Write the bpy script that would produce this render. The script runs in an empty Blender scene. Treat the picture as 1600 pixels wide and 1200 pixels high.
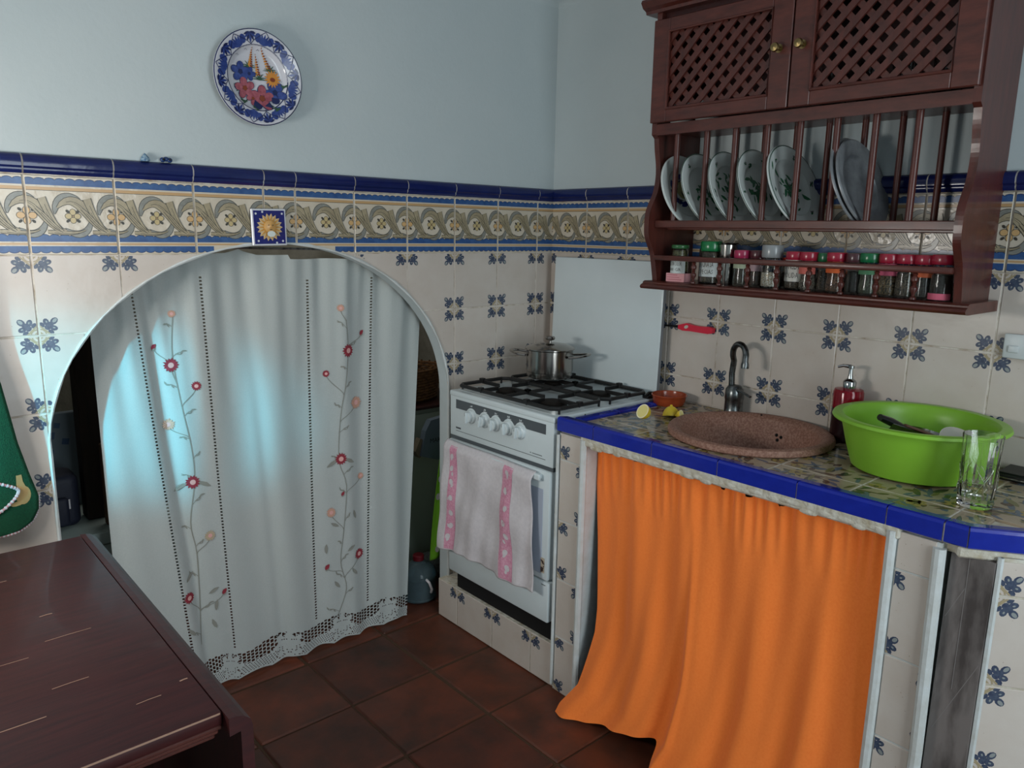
import bpy, bmesh, math, random
from mathutils import Vector, Matrix
from math import sin, cos, pi, sqrt, hypot, atan2, exp
R_ = random.Random(7)
S = bpy.context.scene
COL = S.collection

# ------------------------------------------------------------ camera, sky, lights, exposure
cam = bpy.data.cameras.new('camera'); cam.sensor_width = 36; cam.lens = 1193.3/1600*36; cam.clip_start = .02
co = bpy.data.objects.new('camera', cam); COL.objects.link(co); S.camera = co
YAW, PIT, ROL = 0.724356826, -0.196659827, 0.0178577233
f_ = Vector((sin(YAW)*cos(PIT), cos(YAW)*cos(PIT), sin(PIT)))
r_ = Vector((cos(YAW), -sin(YAW), 0)); u_ = r_.cross(f_)
r2 = r_*cos(ROL)+u_*sin(ROL); u2 = -r_*sin(ROL)+u_*cos(ROL)
M = Matrix((r2, u2, -f_)).transposed().to_4x4(); M.translation = (-2.1535, -2.2091, 1.4473)
co.matrix_world = M
S.view_settings.view_transform = 'Standard'; S.view_settings.look = 'None'
S.view_settings.gamma = 1; S.view_settings.use_curve_mapping = False
S.view_settings.exposure = 0.2
W = bpy.data.worlds.new('world'); S.world = W; W.use_nodes = True
W.node_tree.nodes['Background'].inputs[0].default_value = (.55, .75, .9, 1)
W.node_tree.nodes['Background'].inputs[1].default_value = .6

def area(name, loc, tgt, sx, sy, power, col, spread=180):
    l = bpy.data.lights.new(name, 'AREA'); l.shape = 'RECTANGLE'; l.size = sx; l.size_y = sy
    l.energy = power; l.color = col; l.spread = math.radians(spread)
    o = bpy.data.objects.new(name, l); COL.objects.link(o); o.location = loc
    o.rotation_euler = (Vector(tgt)-Vector(loc)).to_track_quat('-Z', 'Y').to_euler(); return o
area('window_daylight', (-2.50, -.695, 1.375), (-.2, -.695, 1.375), .72, .21, 8.5, (1.0, .96, .90)).rotation_euler = (pi/2, 0, -pi/2)
area('window_daylight', (-2.50, -.455, 1.375), (-.2, -.455, 1.375), .72, .21, 8.5, (1.0, .96, .90)).rotation_euler = (pi/2, 0, -pi/2)
area('rear_fill', (-1.3, -3.5, 1.35), (-1.3, 0, 1.2), .85, 1.8, 27, (.86, .96, 1.0))  # unseen fill lamp added behind the camera to lift the whole room
area('cupboard_fill', (-.9, .75, 1.86), (-1.0, .5, 0), 1.6, .3, 4, (1.0, .97, .9))  # fill lamp added under the cupboard ceiling to brighten its dark interior
sp = bpy.data.lights.new('window_beam', 'SPOT'); sp.energy = 780; sp.color = (.05, .74, 1.0)
sp.spot_size = math.radians(9.5); sp.spot_blend = .95; sp.shadow_soft_size = .05
so = bpy.data.objects.new('window_beam', sp); COL.objects.link(so); so.location = (-4.73, -1.88, 1.82)
so.rotation_euler = (Vector((-1.685, 0.02, .965))-Vector(so.location)).to_track_quat('-Z', 'Y').to_euler()

# ------------------------------------------------------------ materials
def lin(h):
    if not isinstance(h, str): return tuple(h)+(1,) if len(h) == 3 else h
    h = h.lstrip('#'); v = [int(h[i:i+2], 16)/255 for i in (0, 2, 4)]
    return tuple((c/12.92 if c <= .04045 else ((c+.055)/1.055)**2.4) for c in v)+(1,)
MC = {}
def mat(name, col, rough=.5, metal=0, noise=None, col2=None, bump=None, trans=0, ior=1.45, spec=.5, coat=0, stretch=None, rnd=None, sss=0, sheen=0, alpha=1):
    if name in MC: return MC[name]
    m = bpy.data.materials.new(name); m.use_nodes = True; N = m.node_tree.nodes; L = m.node_tree.links
    b = N['Principled BSDF']; c = lin(col)
    b.inputs['Base Color'].default_value = c; b.inputs['Roughness'].default_value = rough
    b.inputs['Metallic'].default_value = metal; b.inputs['IOR'].default_value = ior
    b.inputs['Specular IOR Level'].default_value = spec; b.inputs['Transmission Weight'].default_value = trans
    b.inputs['Coat Weight'].default_value = coat; b.inputs['Coat Roughness'].default_value = .08
    b.inputs['Sheen Weight'].default_value = sheen; b.inputs['Alpha'].default_value = alpha
    src = None
    tc = N.new('ShaderNodeTexCoord'); mp = N.new('ShaderNodeMapping'); L.new(tc.outputs['Object'], mp.inputs[0])
    if stretch: mp.inputs['Scale'].default_value = stretch
    if rnd:
        oi = N.new('ShaderNodeObjectInfo'); va = N.new('ShaderNodeVectorMath'); va.operation = 'SCALE'
        cv = N.new('ShaderNodeCombineXYZ'); [L.new(oi.outputs['Random'], cv.inputs[i]) for i in range(3)]
        L.new(cv.outputs[0], va.inputs[0]); va.inputs['Scale'].default_value = 37
        ad = N.new('ShaderNodeVectorMath'); L.new(mp.outputs[0], ad.inputs[0]); L.new(va.outputs[0], ad.inputs[1]); vec = ad.outputs[0]
    else: vec = mp.outputs[0]
    if noise:
        nz = N.new('ShaderNodeTexNoise'); nz.inputs['Scale'].default_value = noise[0]; nz.inputs['Detail'].default_value = 5
        nz.inputs['Roughness'].default_value = .6
        L.new(vec, nz.inputs['Vector'])
        rp = N.new('ShaderNodeMapRange'); rp.inputs['From Min'].default_value = noise[1]; rp.inputs['From Max'].default_value = noise[2]
        L.new(nz.outputs[0], rp.inputs[0])
        mx = N.new('ShaderNodeMix'); mx.data_type = 'RGBA'; mx.inputs[6].default_value = c; mx.inputs[7].default_value = lin(col2)
        L.new(rp.outputs[0], mx.inputs[0]); src = mx.outputs[2]
    if rnd:
        h = N.new('ShaderNodeHueSaturation'); mr = N.new('ShaderNodeMapRange')
        mr.inputs['To Min'].default_value = 1-rnd; mr.inputs['To Max'].default_value = 1+rnd
        L.new(oi.outputs['Random'], mr.inputs[0]); L.new(mr.outputs[0], h.inputs['Value'])
        if src: L.new(src, h.inputs['Color'])
        else: h.inputs['Color'].default_value = c
        src = h.outputs[0]
    if src: L.new(src, b.inputs['Base Color'])
    if bump:
        n2 = N.new('ShaderNodeTexNoise'); n2.inputs['Scale'].default_value = bump[0]; n2.inputs['Detail'].default_value = 4
        L.new(vec, n2.inputs['Vector']); bp = N.new('ShaderNodeBump'); bp.inputs['Strength'].default_value = bump[1]
        bp.inputs['Distance'].default_value = bump[2] if len(bump) > 2 else .004
        L.new(n2.outputs[0], bp.inputs['Height']); L.new(bp.outputs[0], b.inputs['Normal'])
    MC[name] = m; return m

plaster = mat('plaster', '#bbc4c5', .85, noise=(3, .3, .75), col2='#b4bfc1', bump=(60, .25, .003))
grout = mat('grout', '#d3cdc3', .9, noise=(24, .42, .68), col2='#a08f7c', bump=(120, .4, .002))
tilem = mat('cream_glaze', '#c7beb5', .22, noise=(9, .35, .75), col2='#bfb3a8', bump=(14, .25, .004), rnd=.035)
tspk = mat('glaze_fleck', '#9c8d7b', .3)
mblue = mat('print_blue', '#323b52', .25, noise=(120, .35, .7), col2='#4e596b')
mgrey = mat('print_grey', '#8b908f', .25)
mbeige = mat('print_beige', '#a09274', .25)
cobalt = mat('cobalt_glaze', '#182357', .14, noise=(25, .3, .8), col2='#131c4a', bump=(25, .2, .003), rnd=.06)
edgeblue = mat('edge_blue_glaze', '#1f2f9c', .12, noise=(30, .3, .8), col2='#1a2788', bump=(20, .15, .002))
bandblue = mat('band_blue', '#2b4a7c', .25, noise=(40, .3, .7), col2='#3c6090')
banddk = mat('band_navy_line', '#1c2f57', .3)
ochre = mat('ochre_line', '#b8976c', .25)
olive = mat('leaf_olive', '#a69b80', .25, noise=(60, .3, .7), col2='#8d826a')
teal = mat('leaf_teal', '#74756f', .25, noise=(60, .3, .7), col2='#8b8c85')
ink = mat('print_ink', '#3d3a33', .35)
petal = mat('petal_ochre', '#c3a06f', .25)
petal2 = mat('petal_yellow', '#b8a67a', .25)
bandcream = mat('band_cream', '#c9c0b0', .2, noise=(8, .35, .7), col2='#c0b5a2', bump=(22, .5, .006))
mahog = mat('mahogany', '#5c2c23', .38, noise=(10, .3, .75), col2='#3d1c17', stretch=(1.5, 6, 6), bump=(40, .1, .001), coat=.2)
mahogv = mat('mahogany_upright', '#582820', .38, noise=(10, .3, .75), col2='#3b1c17', stretch=(6, 6, 1.2), bump=(40, .1, .001), coat=.2)
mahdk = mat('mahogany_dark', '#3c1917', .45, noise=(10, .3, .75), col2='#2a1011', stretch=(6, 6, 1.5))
tabw = mat('table_mahogany', '#451a1a', .46, noise=(7, .3, .75), col2='#2a1013', stretch=(1.2, 14, 6), bump=(50, .12, .001), coat=.08)
tabo = mat('table_apron_wood', '#8a4a28', .4, noise=(8, .3, .75), col2='#5e2c1a', stretch=(1.2, 8, 12))
scratch = mat('bare_wood_scratch', '#a88470', .7)
brass = mat('brass', '#8f7d55', .38, 1)
white = mat('white_enamel', '#cfd8da', .16, noise=(4, .3, .7), col2='#c8d2d4')
whitep = mat('white_paint', '#ccd2d3', .6, noise=(20, .3, .8), col2='#b9bab4', bump=(60, .5, .004))
roughp = mat('rough_render', '#c8c4b8', .9, noise=(40, .4, .75), col2='#a5987f', bump=(50, .9, .008))
black = mat('black_enamel', '#161616', .4, bump=(200, .3, .001))
dark = mat('dark_void', '#0c0b0b', .9)
dgrey = mat('dark_grey_print', '#4f5458', .35)
midgrey = mat('side_grey', '#75797d', .35)
steel = mat('stainless_steel', '#a7a39e', .16, 1, noise=(6, .3, .7), col2='#8f8a84')
chrome = mat('chrome', '#a5a8a8', .12, 1)
dsteel = mat('old_chrome', '#7b7f80', .28, 1, noise=(60, .4, .65), col2='#4a4d4d')
floorm = mat('terracotta_floor', '#63301e', .45, noise=(7, .32, .68), col2='#3b241a', bump=(12, .35, .006), rnd=.2)
floorg = mat('floor_joint', '#46301f', .9, bump=(60, .5, .004))
linen = mat('white_linen', '#b3b9b7', .9, noise=(300, .3, .7), col2='#abb2b0', bump=(500, .25, .001), sheen=.2)
emred = mat('thread_red', '#8e2f3c', .8); empk = mat('thread_peach', '#c79a86', .8); embg = mat('thread_beige', '#b5a48a', .8)
emgr = mat('thread_sage', '#8b8c84', .85); emhl = mat('thread_pink', '#dba7a2', .8)
orange = mat('orange_cotton', '#fb8434', .88, noise=(160, .35, .65), col2='#f67c2d', bump=(300, .2, .001), sheen=.15)
clay = mat('terracotta_speckled', '#80594a', .6, noise=(160, .42, .6), col2='#9c7767', bump=(120, .5, .003))
claybowl = mat('glazed_terracotta', '#9c4423', .2, noise=(20, .3, .7), col2='#86361b')
lime = mat('lime_plastic', '#83b636', .35, noise=(5, .3, .7), col2='#78ad2f', bump=(6, .05, .002))
glass = mat('clear_glass', '#ffffff', .02, trans=1, ior=1.45)
glass2 = mat('jar_glass', '#f2f5f2', .03, trans=1, ior=1.3)
lemon = mat('lemon_skin', '#e3c63a', .45, noise=(30, .3, .7), col2='#d9b62c', bump=(160, .3, .001))
lemonw = mat('lemon_pith', '#f0e8c8', .6)
winep = mat('red_plastic', '#c01034', .12, trans=.75, ior=1.4)
winel = mat('dark_red_soap', '#1c0609', .25)
rubred = mat('red_lighter_plastic', '#d0203c', .3)
blackp = mat('black_plastic', '#141416', .3)
pinkc = mat('pink_print', '#c47d96', .85, noise=(160, .35, .65), col2='#d3a0b2')
toweln = mat('tea_towel_cotton', '#cfc9cb', .92, noise=(90, .3, .7), col2='#c2bcbf', bump=(300, .3, .001))
green = mat('green_terry', '#0b4d31', .95, noise=(200, .3, .7), col2='#083d28', bump=(400, .6, .003))
appl = mat('beige_applique', '#b99d6a', .9, bump=(200, .3, .001))
trimp = mat('crochet_pink', '#c98f94', .9)

# ------------------------------------------------------------ geometry helpers
class G:
    def __init__(s): s.v = []; s.f = []; s.m = []; s.sm = []
    def add(s, V, F, mi=0, smooth=False):
        o = len(s.v); s.v += [tuple(p) for p in V]
        for f in F: s.f.append(tuple(i+o for i in f)); s.m.append(mi); s.sm.append(smooth)
        return s
    def box(s, lo, hi, mi=0, bev=0, seg=1):
        lo, hi = [min(a, b) for a, b in zip(lo, hi)], [max(a, b) for a, b in zip(lo, hi)]
        if bev <= 0:
            V = [(x, y, z) for z in (lo[2], hi[2]) for y in (lo[1], hi[1]) for x in (lo[0], hi[0])]
            return s.add(V, [(0, 2, 3, 1), (4, 5, 7, 6), (0, 1, 5, 4), (2, 6, 7, 3), (0, 4, 6, 2), (1, 3, 7, 5)], mi)
        bm = bmesh.new(); bmesh.ops.create_cube(bm, size=1)
        for v in bm.verts: v.co = Vector([(lo[i]+hi[i])/2+v.co[i]*(hi[i]-lo[i]) for i in range(3)])
        bmesh.ops.bevel(bm, geom=list(bm.edges), offset=min(bev, min(hi[i]-lo[i] for i in range(3))*.49), segments=seg, affect='EDGES', profile=.5)
        return s.bm(bm, mi, seg > 1)
    def bm(s, bm, mi=0, smooth=False):
        bm.verts.index_update(); V = [v.co[:] for v in bm.verts]; F = [[v.index for v in f.verts] for f in bm.faces]
        bm.free(); return s.add(V, F, mi, smooth)
    def lathe(s, prof, c=(0, 0, 0), n=24, mi=0, axis='z', rx=1, ry=1, a0=0, a1=2*pi):
        full = abs(a1-a0-2*pi) < 1e-6; k = n if full else n+1; V = []
        for (r, z) in prof:
            for i in range(k):
                a = a0+(a1-a0)*i/n; p = (r*cos(a)*rx, r*sin(a)*ry, z)
                if axis == 'x': p = (p[2], p[0], p[1])
                if axis == 'y': p = (p[0], p[2], p[1])
                V.append((c[0]+p[0], c[1]+p[1], c[2]+p[2]))
        F = []
        for j in range(len(prof)-1):
            for i in range(n):
                a, b = j*k+i, j*k+(i+1) % k; F.append((a, b, b+k, a+k))
        return s.add(V, F, mi, True)
    def tube(s, P, r, n=8, mi=0, cap=True, flat=1):
        P = [Vector(p) for p in P]; V = []; rr = r if isinstance(r, (list, tuple)) else [r]*len(P)
        up = None
        for i, p in enumerate(P):
            t = (P[min(i+1, len(P)-1)]-P[max(i-1, 0)]).normalized()
            if up is None: up = Vector((0, 0, 1)) if abs(t.z) < .9 else Vector((1, 0, 0))
            a = t.cross(up); a = a.normalized() if a.length > 1e-6 else Vector((1, 0, 0)); b = a.cross(t).normalized(); up = b
            for k in range(n):
                w = 2*pi*k/n; V.append(p+a*cos(w)*rr[i]+b*sin(w)*rr[i]*flat)
        F = [(i*n+k, i*n+(k+1) % n, (i+1)*n+(k+1) % n, (i+1)*n+k) for i in range(len(P)-1) for k in range(n)]
        s.add(V, F, mi, True)
        if cap: s.add(V[:n], [tuple(range(n))[::-1]], mi); s.add(V[-n:], [tuple(range(n))], mi)
        return s
    def prism(s, pts, d0, d1, mi=0, ax='y'):
        """polygon pts (a,b) in the plane across ax, from d0 to d1"""
        def P(a, b, d): return {'y': (a, d, b), 'x': (d, a, b), 'z': (a, b, d)}[ax]
        n = len(pts); V = [P(a, b, d0) for a, b in pts]+[P(a, b, d1) for a, b in pts]
        F = [tuple(range(n)), tuple(range(2*n-1, n-1, -1))]+[(i, n+i, n+(i+1) % n, (i+1) % n) for i in range(n)]
        return s.add(V, F, mi)
    def sphere(s, c, r, n=12, mi=0, sc=(1, 1, 1), m=8):
        return s.lathe([(r*sc[0]*sin(pi*i/m)+1e-5, -r*sc[2]*cos(pi*i/m)) for i in range(m+1)], c, n, mi, ry=sc[1]/sc[0])
    def build(s, name, mats, parent=None, loc=None, rz=0, label=None, sharp=35):
        me = bpy.data.meshes.new(name); me.from_pydata(s.v, [], s.f)
        for m in (mats if isinstance(mats, (list, tuple)) else [mats]): me.materials.append(m)
        me.polygons.foreach_set('material_index', s.m); me.polygons.foreach_set('use_smooth', s.sm)
        bm = bmesh.new(); bm.from_mesh(me); bmesh.ops.recalc_face_normals(bm, faces=bm.faces); bm.to_mesh(me); bm.free()
        me.update()
        if any(s.sm): me.set_sharp_from_angle(angle=math.radians(sharp))
        o = bpy.data.objects.new(name, me); COL.objects.link(o)
        if parent: o.parent = parent
        if loc: o.location = loc
        o.rotation_euler.z = rz
        if label: o['label'] = label
        return o
def tag(o, label, cat, group=None):
    o['label'] = label; o['category'] = cat
    if group: o['group'] = group
    return o
def thing(name, label, cat, loc=(0, 0, 0), rz=0, group=None, rot=None):
    o = bpy.data.objects.new(name, None); COL.objects.link(o); o.location = loc; o.rotation_euler = rot or (0, 0, rz)
    o.empty_display_size = .02
    return tag(o, label, cat, group)
def struct(o): o['kind'] = 'structure'; return o
def inst(me, name, parent, loc, rz=0):
    o = bpy.data.objects.new(name, me); COL.objects.link(o); o.parent = parent; o.location = loc; o.rotation_euler.z = rz; return o
RB = -pi/2     # things on the right-hand wall are drawn as seen from the room (x right, y into the wall, z up) and turned

# ---- flat print: 2-D shapes laid on glazed or woven surfaces
def ell(cx, cy, a, b, th=0, n=10): return [(cx+a*cos(t)*cos(th)-b*sin(t)*sin(th), cy+a*cos(t)*sin(th)+b*sin(t)*cos(th)) for t in [2*pi*i/n for i in range(n)]]
def stroke(pts, w):
    n = len(pts); L = []; Rr = []
    for i, (x, y) in enumerate(pts):
        a, b = pts[max(i-1, 0)], pts[min(i+1, n-1)]; dx, dy = b[0]-a[0], b[1]-a[1]; d = hypot(dx, dy) or 1
        ww = (w(i/(n-1)) if callable(w) else w)/2; L.append((x-dy/d*ww, y+dx/d*ww)); Rr.append((x+dy/d*ww, y-dx/d*ww))
    return [[L[i], L[i+1], Rr[i+1], Rr[i]] for i in range(n-1)]
def bez(p, n=10):
    out = []
    for i in range(n+1):
        t = i/n; q = list(p)
        while len(q) > 1: q = [((1-t)*a[0]+t*b[0], (1-t)*a[1]+t*b[1]) for a, b in zip(q, q[1:])]
        out.append(q[0])
    return out
def clip(P, x0, x1, y0, y1):
    for ax, v, sg in ((0, x0, 1), (0, x1, -1), (1, y0, 1), (1, y1, -1)):
        Q = []
        for i in range(len(P)):
            a, b = P[i-1], P[i]; ia, ib = (a[ax]-v)*sg >= 0, (b[ax]-v)*sg >= 0
            if ia != ib:
                t = (v-a[ax])/(b[ax]-a[ax]); Q.append((a[0]+t*(b[0]-a[0]), a[1]+t*(b[1]-a[1])))
            if ib: Q.append(b)
        P = Q
        if len(P) < 3: return []
    return P
def motif():
    """corner flower in the first quadrant, joint at the origin: list (material index, layer, polygon)"""
    out = []
    def rot(P): return P
    d = .7071
    def at(r, s): return (r*d-s*d, r*d+s*d)
    for (r, s, a, b, th) in ((.055, 0, .0115, .0085, pi/4), (.040, .0125, .0105, .0075, 1.9), (.040, -.0125, .0105, .0075, -.33), (.038, 0, .012, .009, pi/4), (.027, .015, .008, .0062, 2.2), (.027, -.015, .008, .0062, -.6), (.030, .0, .008, .006, 2.35)):
        x, y = at(r, s); out.append((1, 1, ell(x, y, a, b, th)))
    x, y = at(.0575, 0); out.append((2, 2, ell(x, y, .0072, .0045, pi/4)))
    for s in (1, -1):
        x, y = at(.041, .0125*s); out.append((2, 2, ell(x, y, .0032, .002, pi/4+s*1.1)))
        for q in stroke(bez([at(.024, .018*s), at(.030, .024*s), at(.024, .026*s), at(.027, .0325*s)], 5), .0022): out.append((1, 1, q))
    for q in stroke([(.003, .027), (.027, .003)], .0042): out.append((3, 1, q))
    for q in stroke([(.002, .018), (.010, .016), (.016, .010), (.018, .002)], .0035): out.append((3, 1, q))
    out.append((3, 1, [(.003, .003), (.012, .003), (.003, .012)]))
    return out
MOT = motif()
TM = [tilem, mblue, mgrey, mbeige, tspk]
EPS = .0004
def fieldtile(w, h, u0=0, v0=0, P=.2, PV=.2, poly=None, keep=None, th=.0028, rs=None, skip=()):
    """tile whose lower left corner lies at (u0,v0) in the printed PxPV pattern; front faces -y"""
    g = G(); b = .0012
    if poly is None:
        V = [(0, 0, 0), (w, 0, 0), (w, 0, h), (0, 0, h)]+[(0, -th+b, 0), (w, -th+b, 0), (w, -th+b, h), (0, -th+b, h)]+[(b, -th, b), (w-b, -th, b), (w-b, -th, h-b), (b, -th, h-b)]
        g.add(V, [(0, 1, 5, 4), (1, 2, 6, 5), (2, 3, 7, 6), (3, 0, 4, 7), (4, 5, 9, 8), (5, 6, 10, 9), (6, 7, 11, 10), (7, 4, 8, 11), (8, 9, 10, 11)])
    else: g.prism(poly, 0, -th)
    rr = rs or R_
    for ci, (cx, cy, sx, sy) in enumerate(((0, 0, 1, 1), (P, 0, -1, 1), (0, PV, 1, -1), (P, PV, -1, -1))):
        if ci in skip: continue
        jx = [rr.uniform(-.0012, .0012) for _ in range(2)]
        for li_, (mi, ly, q) in enumerate(MOT):
            q = [(a*.9, c*.9) for a, c in q]
            q = [(cx+sx*a-u0+jx[0], cy+sy*c-v0+jx[1]) for a, c in q]
            q = clip(q, .002, w-.002, .002, h-.002)
            if len(q) > 2 and (keep is None or all(keep(*p) for p in q)):
                g.add([(a, -th-.0002*ly-.00002*li_, c) for a, c in q], [tuple(range(len(q)))], mi)
    for i in range(5):
        a, c = rr.uniform(.01, max(w-.01, .011)), rr.uniform(.01, max(h-.01, .011)); e = ell(a, c, rr.uniform(.0006, .0016), rr.uniform(.0005, .001), rr.uniform(0, 3), 6)
        if w > .03 and h > .03 and (keep is None or all(keep(*p) for p in e)): g.add([(p, -th-EPS, q) for p, q in e], [tuple(range(6))], 4)
    return g

BH = .1944
BM_ = [bandcream, bandblue, ochre, olive, teal, ink, petal, petal2, banddk, grout]
def bandprint():
    W_, H_ = .2, BH; out = []
    def sc(pts): return [(x*W_, y*H_) for x, y in pts]
    def scallop(y0, y1, up):
        n = 9; k = 6; e = []
        for i in range(n):
            for j in range(k):
                t = j/k; e.append(((i+t)/n, (y1 if up else y0)+(1 if up else -1)*.022*sin(pi*t)**.7))
        e.append((1, y1 if up else y0)); base = y0 if up else y1
        for a, b in zip(e, e[1:]): out.append((1, 1, sc([a, b, (b[0], base), (a[0], base)])))
        for q in stroke(sc(e), .0016): out.append((8, 2, q))
    scallop(.868, .935, True); scallop(.165, .235, True); scallop(.045, .110, False)
    for i in range(20):
        a, b = i/20, (i+1)/20
        for lo_, hi_ in ((.805, .845), (.125, .148)): out.append((2, 1, sc([(a, lo_), (b, lo_), (b, hi_), (a, hi_)])))
        for q in stroke(sc([(a, .803), (b, .803)]), .0011): out.append((5, 2, q))
    def leaf(p, w, mi, ly, ol=True):
        b = bez(sc([(x, .262+(y-.21)*.80) for x, y in p]), 12)
        if ol:
            for q in stroke(b, lambda t: w(t)*W_+.003): out.append((5, ly, q))
        for q in stroke(b, lambda t: w(t)*W_): out.append((mi, ly+1, q))
        if mi == 3:
            for q in stroke([(x+.0012, y-.0018) for x, y in b[2:-1]], .0011): out.append((5, ly+1.5, q))
            for q in stroke([(x-.0022, y-.0042) for x, y in b[4:-2]], .0008): out.append((5, ly+1.5, q))
    for k in (-1, 0, 1, 2):
        o = k*.5
        # crescents round the medallion, then the long S leaves
        leaf([(o-.20, .52), (o-.19, .80), (o-.02, .86), (o+.11, .72)], lambda t: .105*sin(pi*min(1, t*1.0))**.6*.9+.004, 4, 1)
        leaf([(o+.20, .44), (o+.18, .20), (o+.02, .14), (o-.10, .30)], lambda t: .085*sin(pi*t)**.6*.9+.004, 4, 1)
        leaf([(o-.17, .62), (o-.06, .80), (o+.10, .86), (o+.17, .52), (o+.29, .22), (o+.42, .27)], lambda t: .014+.105*sin(pi*t)**.8, 3, 3)
        leaf([(o+.17, .775), (o+.21, .60), (o+.27, .36), (o+.38, .25)], lambda t: .075*(1-t)**.5+.012, 3, 5)
        leaf([(o+.10, .62), (o+.20, .50), (o+.26, .34), (o+.36, .27)], lambda t: .02+.02*sin(pi*t), 3, 7)
        leaf([(o-.29, .245), (o-.20, .24), (o-.1, .22), (o+.05, .21), (o+.13, .28)], lambda t: .035*sin(pi*min(1, t+.15))**.6+.01, 3, 3)
        big = (k % 2 == 0)
        for j in range(4):
            a = j*pi/2+(0 if big else pi/4)*0; rr = .062 if big else .05
            x, y = o+rr*cos(a), .49+rr*sin(a)*W_/H_
            e = ell(x*W_, y*H_, (.044 if big else .036)*W_, (.038 if big else .032)*W_, a)
            out.append((5, 3, ell(x*W_, y*H_, (.050 if big else .042)*W_, (.044 if big else .038)*W_, a))); out.append((6 if big else 7, 4, e))
            a += pi/4; rr = .10 if big else .082
            out.append((5, 3, ell((o+rr*cos(a))*W_, .49*H_+rr*sin(a)*W_, .026*W_, .017*W_, a)))
        out.append((5, 5, ell(o*W_, .49*H_, .014*W_, .014*W_))); out.append((2, 6, ell(o*W_, .49*H_, .009*W_, .009*W_)))
    return out
BPR = bandprint()
def bandtile(w, u0, poly=None, keep=None):
    g = G(); th = .0045; b = .0015; h = BH-.003
    if poly is None: g.box((0, 0, 0), (w, -th, h), 0, b)
    else: g.prism(poly, 0, -th)
    for li_, (mi, ly, q) in enumerate(BPR):
        q = clip([(a-u0, c) for a, c in q], .0015, w-.0015, .002, h-.002)
        if len(q) > 2 and (keep is None or all(keep(*p) for p in q)): g.add([(a, -th-.00020*ly-.00000035*li_, c) for a, c in q], [tuple(range(len(q)))], mi)
    return g
def captile(w, inset=0):
    if inset: pr = [(0, 0), (-.006, .002), (-.010, .007), (-.0105, .013), (-.0152, .018), (-.0162, .030), (-.0125, .039), (-.005, .0445), (0, .0455)]
    else: pr = [(0, 0), (-.008, 0), (-.012, .006), (-.012, .012), (-.017, .017), (-.018, .030), (-.014, .040), (-.006, .046), (0, .047)]
    g = G(); V = []
    for x in (0, w): V += [(x, a, c) for a, c in pr]
    n = len(pr); g.add(V, [(i, i+1, n+i+1, n+i) for i in range(n-1)], 0, True); g.add(V, [tuple(range(n)), tuple(range(n, 2*n))[::-1]], 0); return g

# ------------------------------------------------------------ the room
AX0, AX1, ATOP, ASP = -1.787, -.513, 1.40, .86
AC, AA = (AX0+AX1)/2, (AX1-AX0)/2
def arch(x):
    if x <= AX0 or x >= AX1: return 0
    t = (x-AC)/AA; return ASP+(ATOP-ASP)*sqrt(max(0, 1-t*t))
CEIL = 2.295; WL = -2.42; WN = -3.6
xs = [WL]+[AX0]+[AC-AA*cos(pi*i/48) for i in range(1, 48)]+[AX1, 0]
g = G(); T = .05
for a, b in zip(xs, xs[1:]):
    inside = a >= AX0-1e-9 and b <= AX1+1e-9
    za = 0 if not inside else (arch(a) or ASP); zb = 0 if not inside else (arch(b) or ASP)
    for y in (0, T): g.add([(a, y, za), (b, y, zb), (b, y, CEIL), (a, y, CEIL)], [(0, 1, 2, 3)])
    if inside: g.add([(a, 0, za), (b, 0, zb), (b, T, zb), (a, T, za)], [(0, 1, 2, 3)])
for x in (AX0, AX1): g.add([(x, 0, 0), (x, T, 0), (x, T, ASP), (x, 0, ASP)], [(0, 1, 2, 3)])
g.add([(0, T, 0), (.1, T, 0), (.1, T, CEIL), (0, T, CEIL)], [(0, 1, 2, 3)])
wallA = struct(g.build('wall_back', plaster))
g = G(); g.box((0, WN, 0), (.1, T, CEIL)); wallB = struct(g.build('wall_right', plaster))
g = G(); y0, y1, z0, z1 = -.85, -.30, .85, 1.75
g.box((WL-.2, WN, 0), (WL, y0, CEIL)); g.box((WL-.2, y1, 0), (WL, T, CEIL)); g.box((WL-.2, y0, 0), (WL, y1, z0)); g.box((WL-.2, y0, z1), (WL, y1, CEIL))
struct(g.build('wall_left', plaster))
g = G(); g.box((WL-.2, WN-.1, 0), (-1.75, WN, CEIL)); g.box((-.85, WN-.1, 0), (.1, WN, CEIL)); g.box((-1.75, WN-.1, 2.05), (-.85, WN, CEIL))
struct(g.build('wall_front', plaster))
g = G(); w = .035
for a, b, c, d in ((y0, y1, z0, z0+w), (y0, y1, z1-w, z1), (y0, y0+w, z0, z1), (y1-w, y1, z0, z1), ((y0+y1)/2-.015, (y0+y1)/2+.015, z0, z1)): g.box((WL-.06, a, c), (WL-.03, b, d), 0, .004)
struct(g.build('window_1', whitep))
g = G(); g.box((WL-.2, WN-.1, CEIL), (.1, T+.05, CEIL+.1)); struct(g.build('ceiling', mat('ceiling_paint', '#d0d4da', .9)))
g = G()
for i in range(8):
    t0, t1 = i/8*pi/2, (i+1)/8*pi/2; q = lambda t: (.03*(1-sin(t)), CEIL-.03*(1-cos(t)))
    (a, b), (c, d) = q(t0), q(t1)
    g.add([(-a, -0.0, b), (-a, WN, b), (-c, WN, d), (-c, 0, d)], [(0, 1, 2, 3)], 0, True); g.add([(WL, -a, b), (0, -a, b), (0, -c, d), (WL, -c, d)], [(0, 1, 2, 3)], 0, True)
struct(g.build('trim_1', plaster))
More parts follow.
